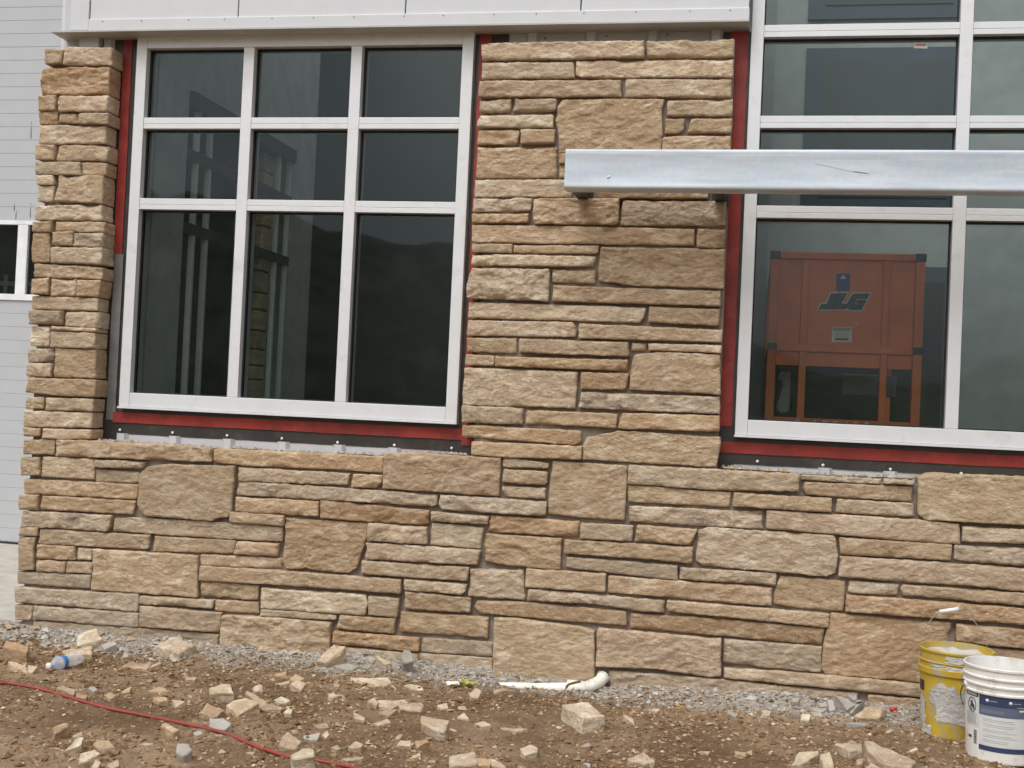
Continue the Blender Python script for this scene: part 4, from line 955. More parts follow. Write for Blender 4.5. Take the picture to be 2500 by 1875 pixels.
tube('logo_line', [bp(x, y, YP - 0.0012) for x, y in gl], 0.0021, M_logol, lf, 6)
decal('blue_sticker', sF([(946, 465), (1038, 465), (1035, 582), (944, 582)]), YP - 0.0006, M_blue)
decal('sticker_symbol', sF([(990, 473), (1015, 500), (968, 500)]), YP - 0.0012, M_logol)
for k in range(4): decal('sticker_line', sF([(955, 512 + k * 17), (1026, 512 + k * 17), (1026, 516 + k * 17), (955, 516 + k * 17)]), YP - 0.0012, flat_mat('pale blue print', (0.08, 0.10, 0.32), 0.5, bs=0) if k == 0 else bpy.data.materials['pale blue print'])
decal('data_plate', sF([(918, 824), (1050, 826), (1048, 930), (914, 926)]), YP - 0.0006, M_paper)
decal('plate_header', sF([(924, 830), (1044, 832), (1043, 852), (923, 850)]), YP - 0.0012, M_ink)
for yy, h in ((862, 5), (874, 5), (886, 4), (900, 13)): decal('plate_line', sF([(936, yy), (1028, yy + 2), (1028, yy + 2 + h), (936, yy + h)]), YP - 0.0012, M_ink if h < 9 else M_inkk)
decal('paint_chip', sF([(1072, 785), (1085, 790), (1100, 812), (1085, 808)]), YP - 0.0006, M_logol)
# stencilled number on the toe board
fc = bpy.data.curves.new('stencil', 'FONT'); fc.body = '2 155620'; fc.size = 0.085; fc.space_character = 1.25
fo = bpy.data.objects.new('tmp', fc); COL.objects.link(fo); bpy.context.view_layer.update()
dg = bpy.context.evaluated_depsgraph_get(); me = bpy.data.meshes.new_from_object(fo.evaluated_get(dg)); bpy.data.objects.remove(fo)
me.materials.append(M_logol); q = bp(*T('F', 655, 1522), YL - 0.0028)
so = add('stencil_number', me, lf, (q[0], YL - 0.0035, q[2])); so.rotation_euler = (PI / 2, 0, 0)

# ------------------------------------------------------------------ pebbles and crumbs
def crumbs(name, n_, sampler, smin, smax, m, label, cat, powr=2.5, flatn=0.6):
    O8 = np.array([(1, 0, 0), (0, 1, 0), (-1, 0, 0), (0, -1, 0), (0, 0, 1), (0, 0, -1)], float)
    F8 = np.array([(0, 1, 4), (1, 2, 4), (2, 3, 4), (3, 0, 4), (1, 0, 5), (2, 1, 5), (3, 2, 5), (0, 3, 5)])
    xy = sampler(n_); s = smin + (smax - smin) * rng.random(n_) ** powr
    V = O8[None] * (0.65 + 0.7 * rng.random((n_, 6, 1))) + 0.25 * rng.standard_normal((n_, 6, 3))
    V *= s[:, None, None]; V[..., 2] *= flatn
    a = rng.random(n_) * 2 * PI; ca, sa = np.cos(a)[:, None], np.sin(a)[:, None]
    xr = V[..., 0] * ca - V[..., 1] * sa; yr = V[..., 0] * sa + V[..., 1] * ca
    tl = (rng.random(n_) - 0.5)[:, None] * 0.9; zr = V[..., 2] * np.cos(tl) + xr * np.sin(tl) * 0.6
    z0 = gz(xy[:, 0], xy[:, 1]) + s * flatn * 0.25
    P = np.stack([xr + xy[:, :1], yr + xy[:, 1:2], zr + z0[:, None]], -1).reshape(-1, 3)
    Fc = (F8[None] + (np.arange(n_) * 6)[:, None, None]).reshape(-1, 3)
    o = mesh_obj(name, P, Fc, m, None, False, loc=(0, 0, 0)); tag(o, label, cat, kind='stuff'); return o
def s_dirt(n_):
    x = rng.uniform(-3.9, 1.9, n_ * 2); y = -0.05 - 2.4 * rng.random(n_ * 2)
    d = fbm(x * 2.2, y * 2.2, 8.0, 3); keep = d > rng.uniform(-0.9, 0.5, n_ * 2); q = np.stack([x, y], -1)[keep]
    return q[:n_] if len(q) >= n_ else np.concatenate([q, np.stack([x, y], -1)[:n_ - len(q)]])
def s_mort(n_):
    x = rng.uniform(-3.95, 1.9, n_ * 2); y = -0.012 - np.abs(rng.normal(0, 0.15, n_ * 2))
    d = fbm(x * 1.7, y * 0.5, 6.0, 3); keep = d > rng.uniform(-0.8, 0.25, n_ * 2); q = np.stack([x, y], -1)[keep]
    return q[:n_] if len(q) >= n_ else np.concatenate([q, np.stack([x, y], -1)[:n_ - len(q)]])
crumbs('dirt_crumbs', 26000, s_dirt, 0.003, 0.0125, M_peb, 'fine brown dirt crumbs and pebbles covering the ground', 'soil')
crumbs('dirt_clods', 3200, s_dirt, 0.007, 0.019, M_clod, 'loose brown dirt clods on the ground', 'soil', 2.0, 0.7)
crumbs('stone_chips', 520, s_dirt, 0.006, 0.024, M_peb, 'small tan stone chips strewn over the brown dirt', 'stone chips', 3.0, 0.45)
crumbs('mortar_crumbs', 7000, s_mort, 0.0025, 0.013, M_mchip, 'grey mortar crumbs heaped along the foot of the stone wall', 'mortar debris', 2.2, 0.7)
def s_rub(n_):
    a = np.stack([rng.uniform(-3.95, -2.6, n_), -0.03 - 0.34 * rng.random(n_)], -1); b_ = np.stack([rng.uniform(-2.8, 1.2, n_), -0.02 - np.abs(rng.normal(0, 0.07, n_))], -1)
    return np.where((rng.random(n_) < 0.68)[:, None], a, b_)
crumbs('mortar_rubble', 620, s_rub, 0.008, 0.030, M_mchip, 'larger grey mortar and stone rubble along the wall foot', 'rubble', 2.0, 0.55)
# mortar lumps lying on the ledges
def ledge(t, x0, y0, x1, y1, n_):
    mb = MB()
    for k in range(n_):
        u = random.random(); q = bp(*T(t, x0 + (x1 - x0) * u, y0 + (y1 - y0) * u), 0.0)
        s = random.uniform(0.004, 0.017); c_ = np.array([q[0], random.uniform(0.02, 0.08), q[2] + 0.003])
        mb.add([tuple(c_ + np.array(v_) * s * random.uniform(0.7, 1.3)) for v_ in ((1, 0, 0), (0, 1, 0), (-1, 0, 0), (0, -1, 0), (0, 0, 0.8), (0, 0, -0.6))], [(0, 1, 4), (1, 2, 4), (2, 3, 4), (3, 0, 4), (1, 0, 5), (2, 1, 5), (3, 2, 5), (0, 3, 5)])
    return mb
mb = MB()
for a in (('G', 650, 212, 900, 225, 60), ('G', 1000, 232, 1450, 262, 26), ('G', 1500, 262, 2200, 300, 40), ('H', 600, 296, 930, 316, 26), ('H', 1050, 290, 1480, 310, 60), ('J', 170, 398, 620, 425, 90), ('J', 700, 440, 1480, 470, 80)):
    m2 = ledge(*a); mb.add(m2.v, m2.f)
o = mb.build('mortar_droppings', M_mchip, stw); o['kind'] = 'stuff'

# ------------------------------------------------------------------ broken stones on the ground
CH = '''
K b .060 14 50,562 245,612 215,670 25,622
K p .028 38 650,515 815,460 870,555 790,575 655,612
K p .050 6 1315,605 1460,535 1655,600 1500,668
K t .030 18 520,650 770,605 780,690 560,690
K p .010 20 65,730 110,740 235,790 225,830 100,780
K p .012 20 235,770 320,785 270,835 230,830
K t .010 14 1010,800 1100,750 1280,765 1240,815 1110,795
K t .010 20 1250,785 1350,740 1362,757 1262,802
K t .012 18 1560,868 1665,880 1640,902 1565,892
K y .055 24 1760,965 1870,925 1950,930 1970,1010 1770,1008
K o .012 8 1680,1165 1760,1105 1895,1160 1795,1215
K p .022 10 1905,1100 2060,1040 2195,1100 2020,1185
K n .016 32 1760,1300 1770,1220 1890,1225 1950,1270 1880,1325
K o .014 18 480,960 530,935 640,985 620,1020
K o .012 28 1020,1010 1050,975 1115,950 1090,1000
K t .010 16 1240,985 1340,960 1440,985 1350,1010
K o .012 20 1290,1040 1400,1045 1420,1070 1340,1090
K p .010 20 1450,1065 1560,1080 1480,1125
K o .034 14 1350,1270 1390,1240 1515,1320 1455,1338
K b .030 16 445,1300 570,1255 590,1290 460,1350
K o .010 20 612,1370 690,1335 702,1368 640,1382
K y .012 26 530,1505 650,1385 705,1385 690,1440
K o .022 14 795,1440 815,1395 930,1410 975,1455 870,1470
K y .018 30 665,1600 680,1520 800,1475 850,1515 720,1580
K p .012 26 770,1630 810,1565 850,1590 820,1642
K y .014 24 900,1610 1000,1565 1005,1620 940,1642
K n .030 26 1485,1500 1500,1425 1600,1430 1620,1490 1540,1540
K p .008 12 1170,1440 1220,1425 1305,1435 1250,1450
K n .014 26 740,970 790,950 825,980 790,1005
K o .014 22 880,1020 930,1000 985,1030 930,1060
K b .014 18 640,1012 740,1030 720,1060 650,1042
K n .010 20 1630,1340 1700,1320 1710,1350 1650,1370
K p .010 14 2070,1510 2150,1500 2140,1525
K p .014 24 2130,960 2212,935 2216,990 2150,1000
K n .020 22 845,590 960,565 990,590 880,640
L p .030 44 590,740 740,595 850,610 690,755
L n .012 14 730,775 870,755 960,775 890,810
L p .014 32 1090,700 1120,695 1230,750 1170,770
L n .050 58 1310,700 1330,640 1390,650 1415,740 1330,760
L y .009 9 890,875 1200,885 1235,920 1180,945 1060,940
L y .009 12 1335,945 1400,930 1480,950 1500,985 1400,975
L t .010 18 240,850 345,825 340,855 280,870
L t .016 28 370,900 420,840 495,880 440,910
L p .014 26 375,935 410,905 510,925 460,990
L p .010 12 250,925 370,905 375,925 300,940
L p .018 30 55,960 110,930 145,950 130,985 75,990
L y .012 20 240,1060 300,1035 375,1065 340,1095 270,1090
L t .012 22 0,1010 20,990 180,1080 140,1130
L t .014 14 60,1110 180,1090 310,1120 290,1160 150,1155
L p .016 30 320,1170 360,1125 395,1150 380,1190
L p .012 18 690,1030 740,1010 780,1035 730,1055
L t .010 16 740,930 790,930 790,955 745,955
L t .018 34 1020,1075 1080,1045 1115,1080 1100,1120
L p .014 14 1110,1065 1330,1060 1365,1085 1290,1115 1230,1145 1130,1110
L g .022 42 1290,1110 1480,1085 1495,1110 1470,1170 1300,1160
L t .012 20 1120,1160 1280,1140 1200,1200
L y .014 24 910,1170 1005,1215 1000,1240 920,1225
L p .010 18 1075,1270 1190,1220 1225,1255 1130,1280
L p .042 20 1480,1190 1710,1240 1680,1350 1480,1275
L p .010 14 1705,1290 1785,1325 1760,1335 1705,1310
L y .012 24 1780,1210 1840,1170 1885,1225
L y .010 20 1610,1110 1690,1095 1710,1130 1650,1145
L y .010 16 1930,1260 2010,1245 2070,1280 1990,1295
L p .018 28 1270,1450 1300,1410 1390,1405 1395,1465
L p .012 30 1255,1400 1280,1360 1330,1355 1300,1400
L b .016 28 1425,1420 1520,1395 1550,1415 1450,1470
L p .012 24 865,1475 930,1410 995,1440 970,1470
L g .030 28 270,1450 300,1370 350,1335 480,1415 420,1480
L y .062 22 375,1530 480,1470 570,1480 585,1540 390,1570
L p .016 26 640,1360 670,1325 710,1350 680,1385
L p .042 34 1715,1530 1940,1505 1960,1610 1725,1642
L o .014 18 1950,1550 2100,1565 2060,1620 1960,1620
L p .014 20 2085,1620 2130,1585 2200,1630 2180,1642
L t .012 12 800,1560 950,1545 980,1560 860,1590
L t .012 20 1370,1560 1470,1510 1475,1540 1400,1560
L o .012 22 1390,1500 1420,1480 1445,1505
L t .012 20 720,1465 770,1445 800,1475 760,1490
L g .012 20 580,1275 680,1260 700,1300 620,1305
L p .016 40 1885,1020 1940,960 1990,985 1960,1050 1900,1050
L t .010 14 2080,990 2180,960 2200,980 2100,1010
L n .014 18 480,1370 630,1340 600,1400 490,1400
M p .078 4 590,1105 815,1090 955,1195 770,1220
M y .014 30 1110,1180 1195,1220 1210,1275 1130,1220
M p .018 26 240,1465 330,1440 395,1470 390,1510 280,1540
M p .018 18 1150,1560 1280,1515 1385,1575 1290,1600 1170,1590
M y .014 20 0,1570 30,1560 140,1642 0,1620
M n .012 30 770,1590 835,1600 830,1640
M y .010 20 2050,1495 2150,1505 2140,1540 2060,1520
M p .010 16 1760,1500 1840,1500 1830,1525
M p .010 14 1330,1150 1430,1140 1400,1165
M n .012 20 1990,1140 2080,1190 2060,1205 1990,1170
M p .010 10 65,1300 300,1310 210,1330 100,1320
N p .036 14 615,1435 845,1420 850,1490 740,1505
N g .022 18 855,1405 930,1415 1300,1575 1260,1642 1040,1625 900,1510
N y .016 18 310,1510 480,1500 470,1530 350,1605 245,1620
N y .020 38 490,1525 575,1505 610,1600 600,1642 520,1640
N t .022 24 795,1565 865,1555 850,1600 800,1610
N p .014 24 880,1640 920,1595 1000,1640
N t .020 26 785,1190 900,1120 1050,1130 980,1225 850,1220
N n .010 12 710,1270 760,1255 900,1270 870,1290
N n .016 50 615,1020 720,1050 780,1110 720,1150
N n .012 50 720,1020 800,1020 800,1070 770,1072
N n .012 40 740,1170 870,1060 830,1100 760,1180
N n .014 50 550,1060 600,1060 625,1150 570,1160
N n .012 20 400,1140 560,1140 500,1175
N n .016 35 480,1090 550,1090 560,1120 490,1130
N n .016 35 255,1050 320,1045 310,1080 260,1080
N y .018 32 325,1230 340,1175 420,1190 400,1235
N p .012 18 410,1170 500,1175 520,1200 450,1205
N y .014 24 0,1150 80,1160 70,1195 0,1200
N p .010 18 1240,1490 1300,1465 1320,1480 1260,1500
N p .010 18 1255,1355 1290,1340 1280,1365
'''
BIG = {('K', 50): 'brown broken stone block at the far left edge by the concrete', ('K', 650): 'pale flat stone leaning on rubble left of the water bottle top',
       ('K', 1315): 'squarish pale-topped stone block at the wall foot right of the water bottle', ('K', 1760): 'cream cube-like stone chunk on dirt below the left window',
       ('K', 1905): 'flat pale stone slab next to the cream cube-like chunk', ('L', 590): 'pale slab leaning against the foot of the stone wall', ('L', 1310): 'upright grey mortar lump against the wall foot',
       ('L', 890): 'long thin cream stone sliver lying left of the white pipe', ('L', 1480): 'pale square stone block lying on dirt in front of the white pipe', ('L', 375): 'cream stone block lying on top of the red cord',
       ('L', 270): 'grey-brown stone chunk just behind the red cord', ('L', 1715): 'rough pale stone block at the bottom edge of the picture', ('M', 590): 'large pale rectangular stone block on dirt below the pipe elbow',
       ('N', 615): 'pale wedge stone lying in front of the yellow bucket', ('N', 855): 'long grey-green stone slab in front of the two buckets', ('N', 785): 'flat tan stone leaning by the wall left of the yellow bucket',
       ('L', 1110): 'flat pale stone shard behind the pale square block', ('L', 1290): 'grey-green stone piece with pale top edge behind the pale square block', ('M', 1150): 'single flat pale stone at the bottom edge right of centre',
       ('K', 665): 'cream splintered stone near the bottom left corner', ('K', 1350): 'ochre stone chunk just below the red cord', ('N', 490): 'upright cream stone flake at the bottom edge left of the grey slab'}
SM['n'] = M_chipg
CW = {'p': 'pale', 't': 'tan', 'o': 'ochre', 'g': 'grey-brown', 'y': 'cream', 'b': 'brown', 'n': 'grey mortar'}
LM = {'water bottle': T('K', 570, 745), 'cream cube-like chunk': T('K', 1860, 1000), 'cream block lying on the red cord': T('L', 480, 1530), 'pale square block': T('L', 1590, 1260),
      'large rectangular block below the pipe elbow': T('M', 770, 1180), 'pipe elbow': T('M', 880, 900), 'yellow-green leaves': T('L', 1850, 950), 'slab leaning on the wall': T('L', 700, 680),
      'long grey-green slab': T('N', 1050, 1520), 'pale wedge stone': T('N', 740, 1460), 'brown block at the left edge': T('K', 140, 640), 'rough pale block at the bottom edge': T('L', 1830, 1570),
      'long thin cream sliver': T('L', 1050, 910), 'upright mortar lump': T('L', 1360, 710), 'flat tan stone by the wall': T('N', 920, 1170), 'squarish pale-topped block': T('K', 1490, 620),
      'cream splintered stone': T('K', 750, 1540), 'grey-brown chunk behind the red cord': T('L', 370, 1410), 'single flat pale stone': T('M', 1270, 1560)}
USED = set()
def chip_label(src, code, th, n_):
    c_ = np.mean(np.array(src), axis=0); w_ = np.ptp(np.array(src)[:, 0])
    shape = ('three-cornered ' if n_ == 3 else '') + ('small ' if w_ < 26 else ('broad ' if w_ > 52 else ''))
    kind = 'mortar fragment' if code == 'n' else ('stone flake' if th < 0.0135 else 'stone chunk')
    col = 'grey' if code == 'n' else CW[code]
    for nm, p in sorted(LM.items(), key=lambda q: (q[1][0] - c_[0]) ** 2 + 4 * (q[1][1] - c_[1]) ** 2):
        dx, dy = c_[0] - p[0], c_[1] - p[1]; far_ = math.hypot(dx, dy)
        rel = ('right of' if dx > 0 else 'left of') if abs(dx) > 1.4 * abs(dy) else ('in front of' if dy > 0 else 'behind')
        for pre in ('just ' if far_ < 75 else '', 'a little way ' if far_ < 160 else 'well '):
            L_ = '%s%s %s %s%s the %s' % (shape, col, kind, pre, rel, nm)
            if L_ not in USED: USED.add(L_); return L_
ZONE = {'K': 'on dirt near the red cord', 'L': 'on dirt between the red cord and the white pipe', 'M': 'on dirt below the pipe elbow', 'N': 'near the two buckets'}
def chunk(t, code, th, tilt, pl, seed):
    src = [T(t, x, y) for x, y in pl]; low = max(src, key=lambda p: p[1]); A = gpx(low[0], low[1], th * 0.85)
    nn = np.array([0.0, -math.sin(math.radians(tilt)), math.cos(math.radians(tilt))])
    top = []
    for x, y in src:
        d = ray(x, y); top.append(CAM + d * (((A - CAM) @ nn) / (d @ nn)))
    top = np.array(top); c_ = top.mean(0)
    bot = c_ + (top - c_) * 1.04 - nn * th
    for i in range(len(bot)):
        g = float(gz(bot[i][0], bot[i][1])); bot[i][2] = min(bot[i][2], g - 0.006)
    bm = bmesh.new(); n_ = len(top); vt = [bm.verts.new(p) for p in top]; vb = [bm.verts.new(p) for p in bot]
    bm.faces.new(vt); bm.faces.new(vb[::-1])
    for i in range(n_): bm.faces.new((vt[i], vb[i], vb[(i + 1) % n_], vt[(i + 1) % n_]))
    bmesh.ops.recalc_face_normals(bm, faces=bm.faces)
    size = max(np.ptp(top[:, 0]), np.ptp(top[:, 1]))
    bmesh.ops.bevel(bm, geom=list(bm.edges), offset=min(0.004, th * 0.14), segments=1, affect='EDGES', clamp_overlap=True)
    bmesh.ops.triangulate(bm, faces=bm.faces)
    for _ in range(3):
        lim = max(0.009, size * 0.085); ed = [e for e in bm.edges if e.calc_length() > lim]
        if not ed: break
        bmesh.ops.subdivide_edges(bm, edges=ed, cuts=1); bmesh.ops.triangulate(bm, faces=bm.faces)
    co = np.array([v_.co[:] for v_ in bm.verts]); a_ = min(0.010, size * 0.075)
    dn = np.stack([fbm(co[:, 0] * 22, co[:, 1] * 22, co[:, 2] * 22 + seed * 3.1 + k * 50, 4) for k in range(3)], -1) * a_
    for v_, dd in zip(bm.verts, dn): v_.co += Vector(dd)
    loc = np.array([c_[0], c_[1], c_[2] - th])
    bmesh.ops.translate(bm, verts=bm.verts, vec=Vector(-loc))
    me = bpy.data.meshes.new('stone_chunk'); bm.to_mesh(me); bm.free(); me.materials.append(SM[code])
    o = add('stone_chunk' if code != 'n' else 'mortar_chunk', me, None, loc)
    lab = BIG.pop((t, pl[0][0]), None)
    if lab: tag(o, lab, 'stone', 'broken stones on the ground')
    else: tag(o, chip_label(src, code, th, len(pl)), 'mortar' if code == 'n' else 'stone', 'mortar fragments on the ground' if code == 'n' else 'broken stones on the ground')
for i, line in enumerate(CH.strip().splitlines()):
    t, code, th, tilt, rest = line.split(None, 4); chunk(t, code, float(th), float(tilt), pts(rest), i + 1)

# ------------------------------------------------------------------ red cord
cp_ = [('K', -200, 930), ('K', 0, 925), ('K', 100, 930), ('K', 300, 965), ('K', 500, 1012), ('K', 700, 1080), ('K', 900, 1130), ('K', 1050, 1165), ('K', 1300, 1213), ('K', 1500, 1255), ('K', 1700, 1298), ('K', 1900, 1350), ('K', 2050, 1410), ('K', 2212, 1480), ('L', 150, 1480), ('L', 360, 1545), ('L', 585, 1575), ('L', 750, 1605), ('L', 920, 1642), ('L', 1150, 1720)]
cpp = smooth_path([gpx(*T(t, x, y), 0.007) for t, x, y in cp_], 8)
cpp = [np.array([p[0], p[1], max(p[2], float(gz(p[0], p[1])) + 0.003)]) for p in cpp]
tag(tube('extension_cord', cpp, 0.0068, M_cord, None, 10), 'red cord snaking across the dirt at lower left', 'cord')

# ------------------------------------------------------------------ water bottle
p0, p1 = gpx(*T('K', 402, 790), 0.025), gpx(*T('K', 745, 695), 0.033)
ax = Vector(p1 - p0); Lb = 0.205; ax.z = 0.008; ax.normalize()
bt = empty('water_bottle', tuple(p0)); tag(bt, 'empty clear plastic water bottle with blue label lying by the rubble', 'bottle')
def lath_obj(name, prof_, m, parent, n_=28, cr_=0.0):
    v_, f_2 = lathe(prof_, n_); Rm = ax.to_track_quat('Z', 'Y').to_matrix()
    v_ = [tuple(Vector(p0) + Rm @ Vector((q_[0] * (1 + cr_ * math.sin(q_[2] * 90 + 1)), q_[1] * (1 - cr_ * math.sin(q_[2] * 70)), q_[2]))) for q_ in v_]; return mesh_obj(name, v_, f_2, m, parent, True)
lath_obj('body', [(0.011, 0.016), (0.0115, 0.022), (0.018, 0.034), (0.029, 0.058), (0.0315, 0.066), (0.030, 0.072), (0.030, 0.104), (0.0318, 0.110), (0.0300, 0.118), (0.0316, 0.127), (0.0300, 0.136), (0.0316, 0.146), (0.0300, 0.156), (0.0316, 0.166), (0.0300, 0.176), (0.0318, 0.188), (0.028, 0.202), (0.018, 0.205), (0.001, 0.200)], M_bottle, bt, cr_=0.09)
lath_obj('cap', [(0.001, 0.0), (0.013, 0.0), (0.0142, 0.002), (0.0142, 0.015), (0.011, 0.0155)], M_whitefr, bt)
lath_obj('label_band', [(0.0312, 0.073), (0.0312, 0.080), (0.0312, 0.088), (0.0312, 0.096), (0.0312, 0.103)], M_blabel, bt, cr_=0.09)

# ------------------------------------------------------------------ pipe with elbow
pr = 0.024
pp = [gpx(*T('L', 1690, 952), -0.012), gpx(*T('L', 1850, 955), -0.018), gpx(*T('M', -150, 958), -0.032), gpx(*T('M', 40, 960), -0.026), gpx(*T('M', 200, 962), -0.004), gpx(*T('M', 400, 965), -0.001), gpx(*T('M', 640, 966), 0.004)]
end = bp(*T('M', 945, 868), -0.035); el0 = gpx(*T('M', 790, 962), 0.014)
pp.append(el0)
pipe = empty('drain_pipe', tuple(pp[5])); tag(pipe, 'white plastic pipe with elbow half buried along the wall foot', 'pipe')
tube('straight_pipe', smooth_path(pp, 4), pr, M_pvc, pipe, 18)
e1 = gpx(*T('M', 850, 962), 0.02); e1[1] -= 0.0
ex = smooth_path([el0, 0.6 * el0 + 0.4 * e1 + np.array([0, 0, 0.003]), e1 + np.array([0.0, 0, 0.012]), 0.5 * (e1 + end) + np.array([0.008, 0, 0.004]), end], 6)
tube('elbow', ex, 0.0285, M_pvc, pipe, 18)
tube('elbow_collar', [end + np.array([-0.006, -0.004, -0.012]), end + np.array([0.004, 0.006, 0.008])], 0.032, M_pvc, pipe, 18)
tube('coupling', [el0 + np.array([-0.085, -0.002, 0.0]), el0 + np.array([-0.01, 0.0, 0.0])], 0.0295, M_pvc, pipe, 18)
st = smooth_path([gpx(*T('M', 600, 1045), 0.004), gpx(*T('M', 628, 970), 0.035), gpx(*T('M', 648, 940), 0.052), gpx(*T('M', 690, 925), 0.055), gpx(*T('M', 745, 915), 0.05)], 5)
tag(tube('bent_strap', st, [0.003] * 6 + [0.006] * (len(st) - 6), M_rust, None, 8), 'bent rusty metal strap lying over the white pipe', 'strap')
# yellow leaves
lfc = gpx(*T('L', 1850, 960), 0.0); mb = MB()
for k in range(16):
    a = random.uniform(0, 2 * PI); l = random.uniform(0.035, 0.07); w = l * 0.22; el_ = random.uniform(0.1, 0.9); c_ = lfc + np.array([random.uniform(-.025, .025), random.uniform(-.02, .02), 0.004])
    d = np.array([math.cos(a) * math.cos(el_), math.sin(a) * math.cos(el_), math.sin(el_)]); s = np.array([-math.sin(a), math.cos(a), 0.2])
    mb.add([c_, c_ + d * l * 0.5 + s * w, c_ + d * l + np.array([0, 0, -0.006]), c_ + d * l * 0.5 - s * w], [(0, 1, 2, 3)])
tag(mb.build('leaf_cluster', M_leafy, None), 'small clump of yellow-green leaves beside the white pipe', 'plant')
q = gpx(*T('N', 1085, 1130), 0.01); v_, f_2 = tube_vf([q, q + np.array([0.028, 0.006, 0.004])], [0.010, 0.007], 10)
tag(mesh_obj('red_cap', v_, f_2, M_redcap, None, True), 'tiny red plastic bit by the wall foot left of the yellow bucket', 'litter')

# ------------------------------------------------------------------ buckets
def bucket(name, label, base, m, rb, rt, h, handle, ribs, fill, mfill, grp='five gallon buckets by the wall'):
    e = empty(name, tuple(base)); tag(e, label, 'bucket', grp)
    th = 0.003
    def R(z): return rb + (rt - rb) * z / h
    P = [(0.0001, 0.004), (rb - 0.008, 0.002), (rb - 0.002, 0.0), (rb, 0.004)]
    z = 0.01
    P.append((R(z), z))
    for z0, dz, dr in ribs: P += [(R(z0), z0), (R(z0) + dr, z0 + 0.004), (R(z0 + dz) + dr, z0 + dz - 0.003), (R(z0 + dz), z0 + dz)]
    P += [(R(h - 0.014), h - 0.014), (R(h) + 0.005, h - 0.011), (R(h) + 0.006, h - 0.003), (R(h) + 0.003, h), (R(h) - th, h - 0.001), (R(fill) - th, fill), (R(0.02) - th, 0.02), (0.0001, 0.02)]
    v_, f_2 = lathe(P, 72); o = mesh_obj('shell', np.array(v_) + base, f_2, m, e, True)
    sp = o.modifiers.new('es', 'EDGE_SPLIT'); sp.split_angle = math.radians(50)
    # contents
    n_ = 40; rr_ = np.linspace(0.0, R(fill) - th, 10); V = []
    for r_i in rr_:
        for k in range(n_):
            a = 2 * PI * k / n_; xx, yy = r_i * math.cos(a), r_i * math.sin(a)
            V.append((base[0] + xx, base[1] + yy, base[2] + fill + 0.02 * float(fbm(xx * 20 + 3, yy * 20, 5.0, 4)) - 0.004))
    Fc = [(i * n_ + k, i * n_ + (k + 1) % n_, (i + 1) * n_ + (k + 1) % n_, (i + 1) * n_ + k) for i in range(9) for k in range(n_)]
    mesh_obj('contents', V, [f[::-1] for f in Fc][::1], mfill, e, True)
    return e, R
fw_ = np.array([f_[0], f_[1]]); fw_ /= np.linalg.norm(fw_)
def bcenter(px, py, rb):
    g = gpx(px, py); v = np.array([g[0] - CAM[0], g[1] - CAM[1]]); v /= np.linalg.norm(v); x, y = g[0] + v[0] * rb, g[1] + v[1] * rb
    return np.array([x, y, float(gz(g[0], g[1])) - 0.003]), v
# yellow
yb_, vy = bcenter(*T('N', 1612, 1408), 0.132)
RIBY = [(0.262, 0.030, 0.009), (0.310, 0.010, 0.006)]
eY, RY = bucket('bucket', 'battered yellow bucket full of dried mortar with its handle up', yb_, M_ybuck, 0.134, 0.149, 0.368, None, RIBY, 0.345, M_slurry)
def on_bucket(e, R, base, v, s0, s1, z0, z1, m, name, off=0.0012, n_=10):
    a0, a1 = math.asin(max(-1, min(1, s0))), math.asin(max(-1, min(1, s1)))
    fa = math.atan2(-v[1], -v[0])                                # direction towards the camera
    V = []
    for k in range(n_ + 1):
        a = fa + (a0 + (a1 - a0) * k / n_)
        for z in (z0, z1): V.append((base[0] + (R(z) + off) * math.cos(a), base[1] + (R(z) + off) * math.sin(a), base[2] + z))
    return mesh_obj(name, V, [(2 * k, 2 * k + 2, 2 * k + 3, 2 * k + 1) for k in range(n_)], m, e, True)
# mortar crust on the front of the yellow bucket: ragged patch
def crust(s0, s1, z0, z1, seed):
    fa = math.atan2(-vy[1], -vy[0]); nn_, mm = 46, 46; V = []; keep = []
    for j in range(mm + 1):
        for k in range(nn_ + 1):
            u, w = k / nn_, j / mm; a = fa + math.asin(s0 + (s1 - s0) * u); z = z0 + (z1 - z0) * w
            t_ = 0.0018 + 0.0032 * float(fbm(u * 6, w * 6, seed, 4)) ; d = min(u, 1 - u, w, 1 - w) * 2 + 0.42 * float(fbm(u * 5, w * 5, seed + 4, 4))
            keep.append(d > 0.10); rr_ = RY(z) + max(0.0006, t_)
            V.append((yb_[0] + rr_ * math.cos(a), yb_[1] + rr_ * math.sin(a), yb_[2] + z))
    Fc = []
    for j in range(mm):
        for k in range(nn_):
            q_ = (j * (nn_ + 1) + k, j * (nn_ + 1) + k + 1, (j + 1) * (nn_ + 1) + k + 1, (j + 1) * (nn_ + 1) + k)
            if all(keep[i] for i in q_): Fc.append(q_)
    mesh_obj('mortar_crust', V, Fc, M_slurry, eY, False)
crust(-0.68, 0.75, 0.055, 0.235, 3.0); crust(-0.99, -0.80, 0.03, 0.17, 8.0); crust(-0.75, 0.5, 0.285, 0.316, 15.0); crust(-0.95, -0.62, 0.005, 0.05, 21.0); crust(-0.3, 0.6, 0.318, 0.352, 27.0)
on_bucket(eY, RY, yb_, vy, -0.985, -0.86, 0.185, 0.228, M_inkk, 'warning_label')
